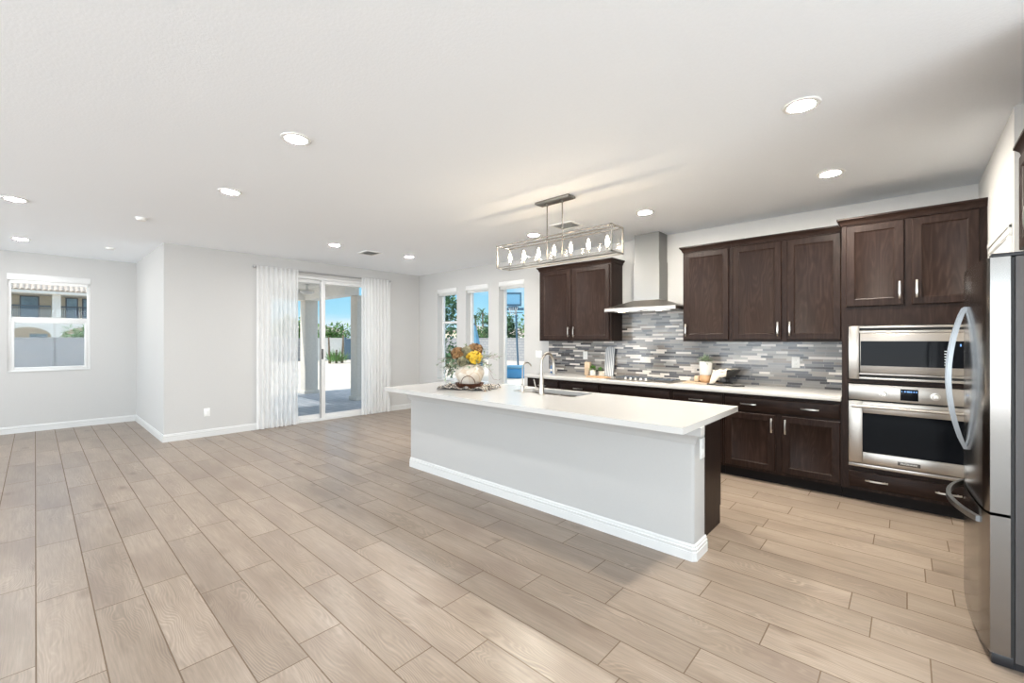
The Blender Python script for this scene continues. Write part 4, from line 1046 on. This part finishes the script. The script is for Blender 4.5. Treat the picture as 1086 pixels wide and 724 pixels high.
b = B(); leafball(b, (px_, py_, Z + 0.26), 0.078, 190, 0.045, 0.017, rr, 0.6); b.leaf((px_, py_, Z + 0.27), (-0.1, 0, 1), (0, 1, 0), 0.10, 0.012).leaf((px_ + 0.02, py_, Z + 0.27), (0.15, 0, 1), (0, 1, 0), 0.085, 0.012)
part('foliage', b, 'leaf_sage', t)
single('serving_board', B().box(-1.97, -1.50, 5.17, 5.37, Z, Z + 0.012, 0.005), 'pale_wood', 'flat pale serving board under the planter stand and black bowl', 'board', (-1.74, 5.27, Z))
bx_, by_ = -1.515, 5.27
bx2 = -1.497
t = thing('pedestal_bowl', 'black footed bowl tilted on the counter right of the white planter', 'bowl', (bx2, by_, Z + 0.012))
bb = B(); bb.T = Matrix.Translation((bx2, by_, Z + 0.075)) @ Matrix.Rotation(math.radians(-7), 4, 'Y')
bb.lathe([(0.001, 0), (0.05, 0.004), (0.10, 0.03), (0.146, 0.082), (0.138, 0.082), (0.095, 0.038), (0.045, 0.014), (0.001, 0.012)], (0, 0, 0), 30)
part('bowl', bb, 'black_matte', t)
part('foot', B().lathe([(0.001, 0), (0.05, 0), (0.046, 0.008), (0.020, 0.022), (0.018, 0.045), (0.032, 0.068), (0.001, 0.072)], (bx2, by_, Z + 0.0125), 18), 'black_matte', t)
# napkin draped over the bowl's left half
bb = B(); bm = bb.bm; rows = []
for j in range(15):
    row = []
    for i in range(19):
        u, v = i / 18, j / 14
        x_ = -0.150 + 0.18 * u; y_ = -0.16 + 0.29 * v
        rad = math.hypot(x_, y_)
        z_ = 0.100 if rad < 0.145 else 0.100 - (rad - 0.145) * 2.2
        z_ += 0.006 * math.sin(u * 14 + v * 5) + 0.004 * math.sin(v * 17)
        if y_ < -0.125: z_ -= (-0.125 - y_) * 1.2
        row.append(bm.verts.new((bx2 + x_, by_ + y_, max(Z + 0.020, Z + 0.075 + z_ + x_ * 0.12))))
    rows.append(row)
for a, c in zip(rows, rows[1:]):
    for i in range(18): bm.faces.new((a[i], a[i + 1], c[i + 1], c[i]))
nk = single('napkin', bb, 'fabric_cream', 'cream cloth napkin draped over the black footed bowl', 'napkin', (bx2, by_, Z + 0.15), smooth=60)
md = nk.modifiers.new('thick', 'SOLIDIFY'); md.thickness = 0.004
# bead garland
bb = B()
for k in range(30):
    u = k / 29; x_ = -1.66 + 0.36 * u; y_ = 5.115 + 0.030 * math.sin(u * 14)
    bb.lathe([(0.001, -0.0115), (0.0085, -0.008), (0.0122, 0), (0.0085, 0.008), (0.001, 0.0115)], (x_, y_, Z + 0.012), 8)
single('bead_garland', bb, 'bead_dark', 'string of small dark beads lying in front of the black bowl', 'garland', (-1.47, 5.12, Z))

# outlets and switch
def plate_y(x, z, w, h, yy, lab, cat, nm, kind):
    t = thing(nm, lab, cat, (x, yy, z), 'outlets and switches')
    part('cover_plate', B().box(x - w / 2, x + w / 2, yy - 0.006, yy - 0.0005, z - h / 2, z + h / 2, 0.002), 'plate_white', t)
    n = 2 if kind == 's2' else 1
    for k in range(n):
        xx = x + (k - (n - 1) / 2) * 0.046
        if kind[0] == 's': part('rocker', B().box(xx - 0.016, xx + 0.016, yy - 0.010, yy - 0.006, z - 0.033, z + 0.033, 0.002), 'plate_white', t)
        else:
            for s_ in (-1, 1):
                so_ = part('socket', B().box(xx - 0.017, xx + 0.017, yy - 0.009, yy - 0.006, z + s_ * 0.02 - 0.014, z + s_ * 0.02 + 0.014, 0.002), 'plate_white', t)
                part('slot', B().box(xx - 0.008, xx - 0.006, yy - 0.0095, yy - 0.0088, z + s_ * 0.02 - 0.005, z + s_ * 0.02 + 0.005).box(xx + 0.006, xx + 0.008, yy - 0.0095, yy - 0.0088, z + s_ * 0.02 - 0.005, z + s_ * 0.02 + 0.005), 'slot_dark', so_)
plate_y(-4.39, 1.19, 0.125, 0.115, YK, 'white double light switch on wall left of the mosaic backsplash', 'light switch', 'light_switch', 's2')
plate_y(-3.50, 1.195, 0.075, 0.118, 5.4575, 'white outlet on the backsplash under the left upper cabinet', 'outlet', 'wall_outlet', 'o')
plate_y(-0.873, 1.184, 0.075, 0.118, 5.4575, 'white outlet on the backsplash right of the black bowl', 'outlet', 'wall_outlet', 'o')
t = thing('wall_outlet', 'white outlet low on the wall left of the patio curtain', 'outlet', (XS, 1.70, 0.357), 'outlets and switches')
part('cover_plate', B().box(XS + 0.0005, XS + 0.006, 1.665, 1.740, 0.298, 0.416, 0.002), 'plate_white', t)
for s_ in (-1, 1): part('socket', B().box(XS + 0.006, XS + 0.009, 1.685, 1.72, 0.357 + s_ * 0.02 - 0.014, 0.357 + s_ * 0.02 + 0.014, 0.002), 'plate_white', t)

# ------------------------------------------------------------------ refrigerator
def fridge():
    y0, y1, ym = 2.825, 3.735, 3.28; xf = 0.262
    t = thing('refrigerator', 'stainless french door refrigerator at right edge', 'refrigerator', (0.66, ym, 0))
    part('body', B().box(0.345, 1.05, y0 + 0.004, y1 - 0.004, 0.035, 1.785, 0.004), 'fridge_side', t, 'grey cabinet side')
    def front(u):   # bulge of the whole face, u = y
        k = (u - ym) / (y1 - ym); return xf - 0.032 * (1 - k * k)
    def leafdoor(a, c, z0, z1):
        n = 14; L = []
        P = []
        e_ = 0.012
        ys = [a + (c - a) * k / n for k in range(n + 1)]
        for yy in ys:
            xx = front(yy)
            if yy == ys[0] and a == y0: xx += 0.010
            if yy == ys[-1] and c == y1: xx += 0.010
            P.append((xx, yy))
        P = P + [(0.332, c), (0.332, a)]
        b = B()
        L = [[(x, y, z0) for x, y in P], [(x, y, z1) for x, y in P]]
        return b.loft(L)
    for (a, c) in ((y0, ym - 0.002), (ym + 0.002, y1)):
        d = part('door', leafdoor(a, c, 0.668, 1.785), 'steel_v', t)
        hy = ym - 0.05 if a == y0 else ym + 0.05
        P = []
        for k in range(21):
            u = k / 20; zz = 0.862 + (1.593 - 0.862) * u; bow = 0.062 * math.sin(PI * u) ** 0.8
            P.append((front(hy) - 0.004 - bow, hy + (-1 if a == y0 else 1) * 0.010 * math.sin(PI * u), zz))
        loops = []
        for i, p in enumerate(P):
            loops.append([(p[0] - 0.009, p[1] - 0.012, p[2]), (p[0] - 0.009, p[1] + 0.012, p[2]), (p[0] + 0.009, p[1] + 0.014, p[2]), (p[0] + 0.009, p[1] - 0.014, p[2])])
        part('handle', B().loft(loops), 'handle_steel', d)
        hb = (a, a + 0.07) if a == y0 else (c - 0.07, c)
        part('hinge_cover', B().box(0.275, 0.42, hb[0] + 0.006, hb[1], 1.7855, 1.803, 0.005), 'black_plastic', t)
    part('gasket', B().box(0.333, 0.344, y0 + 0.01, y1 - 0.01, 0.05, 1.78), 'black_matte', t)
    d = part('freezer_drawer', leafdoor(y0, y1, 0.055, 0.655), 'steel_v', t)
    P = []
    for k in range(25):
        u = k / 24; yy = y0 + 0.10 + (y1 - y0 - 0.20) * u; P.append((front(yy) - 0.004 - 0.060 * math.sin(PI * u) ** 0.8, yy, 0.600))
    part('handle', B().loft([[(p[0] - 0.009, p[1], p[2] - 0.012), (p[0] - 0.009, p[1], p[2] + 0.012), (p[0] + 0.009, p[1], p[2] + 0.014), (p[0] + 0.009, p[1], p[2] - 0.014)] for p in P]), 'handle_steel', d)
    part('base_grille', B().box(0.275, 0.345, y0 + 0.012, y1 - 0.012, 0.0, 0.05, 0.006).box(0.345, 1.0, y0 + 0.02, y1 - 0.02, 0.0, 0.034), 'black_plastic', t)
fridge()
def over_fridge():
    t = thing('fridge_cabinet', 'dark upper cabinet above the refrigerator at right edge', 'cabinet', (0.85, 3.25, 1.90), None)
    x, y0, y1, z0, z1 = 0.482, 2.80, 3.70, 1.90, 2.447
    part('body', B().box(x, XA - 0.002, y0, y1, z0, z1), 'espresso_vertical', t)
    R_ = Matrix(((0, 1, 0, 0), (-1, 0, 0, 0), (0, 0, 1, 0), (0, 0, 0, 1)))   # (x,y)->(y,-x): front -y -> -x
    for a, c, hy in ((2.82, 3.235, 3.20), (3.265, 3.68, 3.30)):
        bb = B(); bb.T = R_; bb.shaker(-c, -a, z0 + 0.02, z1 - 0.012, x - 0.02)
        d = part('door', bb, 'espresso_vertical', t)
        part('handle', B().pull((x - 0.02, hy, z0 + 0.13), 0.14, 'z', (-1, 0, 0)), 'pull_steel', d)
    part('crown_moulding', B().crown([(XA - 0.01, y1), (x, y1), (x, y0)], [(o, z1 + z) for o, z in CROWN]), 'espresso_horizontal', t)
over_fridge()

# ------------------------------------------------------------------ outside
GZ = -0.15
struct('yard_ground', B().box(-120, 60, -60, 120, GZ - 0.3, GZ), 'sand')
struct('patio_floor', B().box(-12.45, XS - TH, YJ + TH, 9.2, GZ, -0.05), 'patio_pavers')
b = B().box(-12.5, XS - TH, YJ + TH, 5.62, 2.78, 2.98).box(-12.42, -12.10, YJ + TH, 4.94, 2.50, 2.78).box(-12.42, -9.83, 4.94, 5.29, 2.50, 2.78)
struct('patio_roof', b, 'patio_white')
for (x0, x1, y0, y1, z0, lab) in ((-12.42, -12.10, 4.94, 5.29, GZ, 'tan stucco patio column farther out, left half of the glass door'), (-10.15, -9.83, 5.24, 5.58, -0.05, 'tan stucco patio column close beside the right curtain')):
    t = thing('patio_column', lab, 'column', ((x0 + x1) / 2, (y0 + y1) / 2, -0.05), 'patio columns')
    part('shaft', B().box(x0, x1, y0, y1, -0.05, 2.50, 0.006), 'stucco_tan', t)
    part('plinth', B().box(x0 - 0.03, x1 + 0.03, y0 - 0.03, y1 + 0.03, -0.05, 0.04, 0.006), 'concrete_light', t)
t = thing('patio_lamp', 'round white ceiling lamp under the patio roof', 'lamp', (-10.95, 4.52, 2.60))
part('mount', B().lathe([(0.03, 0.06), (0.03, 0.18), (0.08, 0.178)], (-10.95, 4.52, 2.60), 16), 'plate_white', t)
part('shade', B().lathe([(0.001, -0.06), (0.10, -0.045), (0.165, 0.0), (0.15, 0.05), (0.03, 0.062)], (-10.95, 4.52, 2.60), 24), 'ceramic_white', t)
# block walls
single('block_wall', B().box(-33.2, -33.0, -30, 24.2, GZ, 1.48).box(-33.23, -32.97, -30, 24.2, 1.48, 1.54), 'block_wall', 'grey concrete block wall across the far side of the yard', 'wall', (-33.1, -3, GZ))
single('block_wall', B().box(-32.99, 30, 24.0, 24.2, GZ, 1.50).box(-32.97, 30, 23.97, 24.23, 1.50, 1.56), 'block_wall', 'grey block wall behind the basketball hoop', 'wall', (-2, 24.1, GZ))
single('garden_wall', B().box(-32.9, -32.5, 13.3, 17.6, GZ, 1.50).box(-32.95, -32.45, 13.25, 17.65, 1.50, 1.56), 'stucco_white', 'pale stucco wall panel behind the spiky yard plant', 'wall', (-32.7, 15.4, GZ))
t = thing('yard_gate', 'dark blue grey metal gate in the far wall beside spiky plant', 'gate', (-32.4, 17.0, GZ))
part('panel', B().box(-32.38, -32.32, 16.35, 17.5, GZ + 0.05, 1.46), 'gate_metal', t)
part('post', B().box(-32.42, -32.30, 16.2, 16.35, GZ, 1.6), 'gate_metal', t); part('post', B().box(-32.42, -32.30, 17.5, 17.65, GZ, 1.6), 'gate_metal', t)
def tree(x, y, h, r, n, lab, mat='leaf_tree', ln=0.35, seed=1, trunk=0.12, low=0.35, nm='tree', grp='yard trees'):
    q_ = random.Random(seed); t = thing(nm, lab, 'tree', (x, y, GZ), grp)
    P = [(x, y, GZ), (x + 0.1, y, GZ + h * 0.3), (x - 0.1, y + 0.1, GZ + h * 0.7)]
    b = B().tube(P, [trunk, trunk * 0.8, trunk * 0.4], 8)
    for k in range(6):
        a = k * 1.05; b.tube([(x, y, GZ + h * 0.4), (x + r * 0.55 * math.cos(a), y + r * 0.55 * math.sin(a), GZ + h * (0.6 + 0.05 * (k % 3)))], [trunk * 0.45, trunk * 0.15], 6)
    part('trunk', b, 'bark', t)
    b = B(); cl = [Vector((x + q_.uniform(-.6, .6) * r, y + q_.uniform(-.6, .6) * r, GZ + h * q_.uniform(low + 0.1, 0.85))) for _ in range(16)]
    for k in range(n):
        c = q_.choice(cl); d = Vector((q_.gauss(0, 1), q_.gauss(0, 1), q_.gauss(0, 0.8))).normalized(); p = c + d * r * 0.42 * q_.uniform(0.3, 1)
        b.leaf(p, d + Vector((q_.uniform(-1, 1), q_.uniform(-1, 1), q_.uniform(-1, .6))), (0, 0, 1), ln * q_.uniform(0.6, 1.2), ln * 0.5)
    part('foliage', b, mat, t)
tree(-12.95, 9.7, 4.0, 1.2, 2600, 'leafy green tree filling the leftmost tall window', 'leaf_dark', 0.22, 2, 0.07, 0.05)
tree(-36.5, 13.4, 3.4, 2.0, 1300, 'bushy tree beyond far wall seen through left door panel', 'leaf_tree', 0.4, 3)
tree(-41, 19.0, 3.0, 2.0, 1300, 'bushy tree beyond far wall seen through right door panel', 'leaf_tree', 0.4, 4)
tree(-46, 25.5, 3.0, 2.2, 1000, 'low tree beyond far wall at right of the door glass', 'leaf_dark', 0.4, 8)
tree(-25.8, 26.7, 3.9, 1.6, 1500, 'green tree behind block wall, left of the hoop pole', 'leaf_dark', 0.4, 5)
tree(-21.6, 26.7, 3.9, 1.6, 1500, 'green tree behind block wall, right of the hoop pole', 'leaf_tree', 0.4, 6)
tree(-31.0, 29.6, 2.5, 1.6, 900, 'round tree behind the wall seen in the middle window', 'leaf_tree', 0.4, 7)
tree(-36, 1.75, 2.5, 0.8, 700, 'small bright green bush showing above the block wall in far left window', 'leaf_tree', 0.25, 12, 0.05, 0.4)
def palm(x, y, h, lab, seed):
    q_ = random.Random(seed); t = thing('palm_tree', lab, 'palm tree', (x, y, GZ), 'distant palm trees')
    part('trunk', B().tube([(x, y, GZ), (x + 0.1, y, h * 0.5), (x, y, h)], [0.22, 0.17, 0.15], 8), 'bark', t)
    b = B()
    for k in range(26):
        a = q_.uniform(0, 6.28); el = q_.uniform(-0.7, 1.0); d = Vector((math.cos(a) * math.cos(el), math.sin(a) * math.cos(el), math.sin(el)))
        p = Vector((x, y, h)); 
        for s_ in range(4):
            b.leaf(p, d, (0, 0, 1), 0.5, 0.28); p = p + d * 0.38; d = (d + Vector((0, 0, -0.3))).normalized()
    part('fronds', b, 'leaf_dark', t)
palm(-49.5, 46, 5.0, 'distant palm tree in the middle window, left one', 1); palm(-60.0, 57.6, 6.6, 'distant palm tree in the middle window, right one', 2)
for (x, y, w, d, h, lab, mt) in ((-57, 52, 7, 6, 2.9, 'distant cream house behind palms in middle window', 'stucco_cream'), (-48.5, 55, 7, 6, 2.3, 'distant white house right of palms in middle window', 'stucco_white'),
                                 (-60, 25.5, 6, 6, 2.6, 'distant white house beyond the far yard wall', 'stucco_white')):
    t = thing('house', lab, 'house', (x, y, GZ), 'distant houses')
    part('wall', B().box(x - w / 2, x + w / 2, y - d / 2, y + d / 2, GZ, h), mt, t)
    part('roof', B().loft([[(x - w / 2 - .4, y - d / 2 - .4, h), (x + w / 2 + .4, y - d / 2 - .4, h), (x + w / 2 + .4, y + d / 2 + .4, h), (x - w / 2 - .4, y + d / 2 + .4, h)], [(x - w / 2 + 2, y - 0.05, h + 1.0), (x + w / 2 - 2, y - 0.05, h + 1.0), (x + w / 2 - 2, y + 0.05, h + 1.0), (x - w / 2 + 2, y + 0.05, h + 1.0)]]), 'roof_tile', t)
    for k in (-1, 1): part('window', B().box(x + k * w / 4 - 0.6, x + k * w / 4 + 0.6, y - d / 2 - 0.03, y - d / 2 + 0.02, 0.9, 2.0), 'shade_glass', t)
# spiky plants in the yard
t = thing('yucca_plant', 'spiky yard plant with two bare trunks in front of far wall', 'plant', (-28.3, 13.6, GZ))
q_ = random.Random(21); b = B(); b2 = B()
for (dx, dy, hh) in ((0, -0.45, 1.75), (0.1, 0.35, 1.9), (0, 0.0, 0.9)):
    b.tube([(-28.3 + dx, 13.6 + dy, GZ), (-28.3 + dx, 13.62 + dy * 1.2, GZ + hh)], [0.09, 0.05], 8)
for k in range(150):
    a = q_.uniform(0, 6.28); el = q_.uniform(0.5, 1.4); b2.leaf((-28.3 + q_.uniform(-.4, .4), 13.6 + q_.uniform(-.5, .5), GZ + 0.05), (math.cos(a) * math.cos(el), math.sin(a) * math.cos(el), math.sin(el)), (0, 0, 1), q_.uniform(0.5, 1.1), 0.06)
part('trunk', b, 'bark', t); part('leaf_blades', b2, 'leaf_tree', t)
# basketball hoop
hx, hy = -14.75, 16.3
t = thing('basketball_hoop', 'basketball hoop with dark backboard standing in the yard', 'basketball hoop', (hx, hy, GZ))
part('base', B().box(hx - 0.45, hx + 0.45, hy + 0.05, hy + 0.9, GZ, GZ + 0.22, 0.06), 'gate_metal', t)
part('pole', B().tube([(hx, hy + 0.4, GZ + 0.1), (hx, hy + 0.3, 1.2), (hx, hy + 0.2, 3.25)], 0.05, 10), 'hoop_steel', t)
R = Vector((0.74, 0.673, 0)); F = Vector((-0.673, 0.74, 0))
def rotbox(b, c, w, d, h, bev=0):
    b.T = Matrix.Translation(c) @ Matrix.Rotation(math.radians(42.3), 4, 'Z'); b.box(-w / 2, w / 2, -d / 2, d / 2, -h / 2, h / 2, bev); b.T = None; return b
b = rotbox(B(), (hx, hy, 3.47), 0.74, 0.04, 0.58); bo = part('backboard', b, 'hoop_board', t)
b = B()
for (dw, dz, w, h) in ((0, 0.30, 0.84, 0.08), (0, -0.30, 0.84, 0.10), (-0.385, 0, 0.07, 0.62), (0.385, 0, 0.07, 0.62)): rotbox(b, Vector((hx, hy, 3.47 + dz)) + R * dw, w, 0.06, h)
part('frame', b, 'hoop_steel', bo)
c = Vector((hx, hy, 3.05)) - F * 0.30
part('rim', B().tube([tuple(c + R * 0.26 * math.cos(k * PI / 12) + F * 0.26 * math.sin(k * PI / 12)) for k in range(25)], 0.022, 8), 'hoop_steel', t)
b = B()
for k in range(12):
    a = k * PI / 6; b.tube([tuple(c + R * 0.23 * math.cos(a) + F * 0.23 * math.sin(a)), tuple(c + R * 0.14 * math.cos(a + .4) + F * 0.14 * math.sin(a + .4) - Vector((0, 0, 0.4)))], 0.008, 5)
part('net', b, 'net_white', t)
b = rotbox(B(), Vector((hx, hy, 2.98)) + F * 0.1, 1.1, 0.12, 0.12); rotbox(b, Vector((hx, hy, 2.80)) + F * 0.1, 1.0, 0.05, 0.04)
part('support_arm', b, 'hoop_steel', t)
# blue tub and umbrella
tx, ty = -11.75, 13.55
t = thing('storage_tub', 'blue covered tub on the ground below the basketball hoop', 'tub', (tx, ty, GZ))
b = B(); b.T = Matrix.Translation((tx, ty, GZ)) @ Matrix.Rotation(math.radians(30), 4, 'Z'); b.box(-0.65, 0.65, -0.4, 0.4, 0.0, 0.40, 0.05, 3); part('body', b, 'blue_plastic', t)
b = B(); b.T = Matrix.Translation((tx, ty, GZ)) @ Matrix.Rotation(math.radians(30), 4, 'Z'); b.box(-0.68, 0.68, -0.43, 0.43, 0.40, 0.50, 0.04, 3); part('lid', b, 'blue_cloth', t)
ux, uy = -8.22, 7.6
t = thing('patio_umbrella', 'closed blue patio umbrella seen in the middle tall window', 'umbrella', (ux, uy, GZ))
part('pole', B().cyl((ux, uy, GZ + 0.05), (ux, uy, 1.85), 0.02, 10), 'hoop_steel', t)
part('folded_canopy', B().loft([[(ux + r * (1 + 0.15 * (k % 2)) * math.cos(k * PI / 8), uy + r * (1 + 0.15 * (k % 2)) * math.sin(k * PI / 8), z) for k in range(16)] for r, z in ((0.20, 0.75), (0.19, 0.95), (0.13, 1.35), (0.07, 1.65), (0.025, 1.80))]), 'blue_cloth', t)
part('base', B().lathe([(0.001, 0), (0.24, 0), (0.24, 0.04), (0.05, 0.10), (0.001, 0.10)], (ux, uy, GZ), 20), 'gate_metal', t)

# neighbour's two storey building, far left window
def neighbour():
    X = -50.0; t = thing('apartment_building', 'cream two storey building with balconies seen through the far left window', 'building', (X, 1, GZ))
    part('ground_wall', B().box(X - 3.0, X - 2.8, -9, 11, GZ, 2.2).box(X - 3, X, -9, -8.8, GZ, 5.2).box(X - 3, X, 10.8, 11, GZ, 5.2), 'stucco_cream', t)
    part('upper_wall', B().box(X - 2.6, X - 2.4, -9, 11, 2.2, 5.3), 'stucco_cream', t)
    part('floor_band', B().box(X - 3, X, -9, 11, 2.45, 3.05), 'stucco_white', t)
    for yy in (-5.2, -1.9, 1.15, 4.2, 7.4): part('column', B().box(X - 0.35, X, yy - 0.28, yy + 0.28, GZ, 2.45).box(X - 0.3, X, yy - 0.24, yy + 0.24, 3.05, 5.0), 'stucco_white', t)
    b = B()
    for y0 in (-4.92, -1.62, 1.43):
        w = 2.49; P = [(y0 + w * k / 14, 2.45) for k in range(15)] 
        A = [(y0 + w * k / 14, 1.80 + 0.60 * math.sin(PI * k / 14) ** 0.6) for k in range(15)]
        for k in range(14): b.loft([[(xx, P[k][0], P[k][1]), (xx, P[k + 1][0], P[k + 1][1]), (xx, A[k + 1][0], min(2.44, A[k + 1][1])), (xx, A[k][0], min(2.44, A[k][1]))] for xx in (X - 0.3, X - 0.02)])
    part('arches', b, 'stucco_white', t)
    for y0 in (-4.95, -1.66, 1.39):
        r_ = B().box(X - 0.12, X - 0.06, y0, y0 + 2.5, 4.02, 4.10).box(X - 0.12, X - 0.06, y0, y0 + 2.5, 3.08, 3.14)
        for k in range(24): r_.box(X - 0.10, X - 0.07, y0 + 0.05 + k * 0.104, y0 + 0.085 + k * 0.104, 3.14, 4.02)
        part('railing', r_, 'rail_iron', t)
    for (yy, w) in ((-3.6, 1.0), (-0.3, 0.9), (2.1, 0.6), (3.2, 0.8), (5.8, 1.0)):
        f_ = part('window', B().box(X - 2.40, X - 2.35, yy - w / 2 - 0.08, yy + w / 2 + 0.08, 3.1, 4.95), 'rail_iron', t)
        part('pane', B().box(X - 2.35, X - 2.33, yy - w / 2, yy + w / 2, 3.18, 4.88), 'shade_glass', f_)
    for (yy, w) in ((-3.0, 2.0), (0.2, 1.0), (3.0, 1.8)): part('window', B().box(X - 2.8, X - 2.76, yy - w / 2, yy + w / 2, 0.3, 1.9), 'shade_glass', t)
    ro = B(); bm = ro.bm
    part('eave', B().box(X - 3.2, X + 0.55, -9.5, 11.5, 5.0, 5.22), 'stucco_white', t)
    n = 70; L = []
    for xx, zz in ((X + 0.6, 5.24), (X - 2.0, 6.2)):
        L.append([(xx, -9.5 + 21.0 * k / (n * 4), zz + 0.09 * abs(math.sin(PI * k / 4))) for k in range(n * 4 + 1)])
    L.append([(X - 4.6, -9.5 + 21.0 * k / (n * 4), 5.24) for k in range(n * 4 + 1)])
    ro.loft(L, closed=False)
    part('roof', ro, 'roof_tile', t)
neighbour()
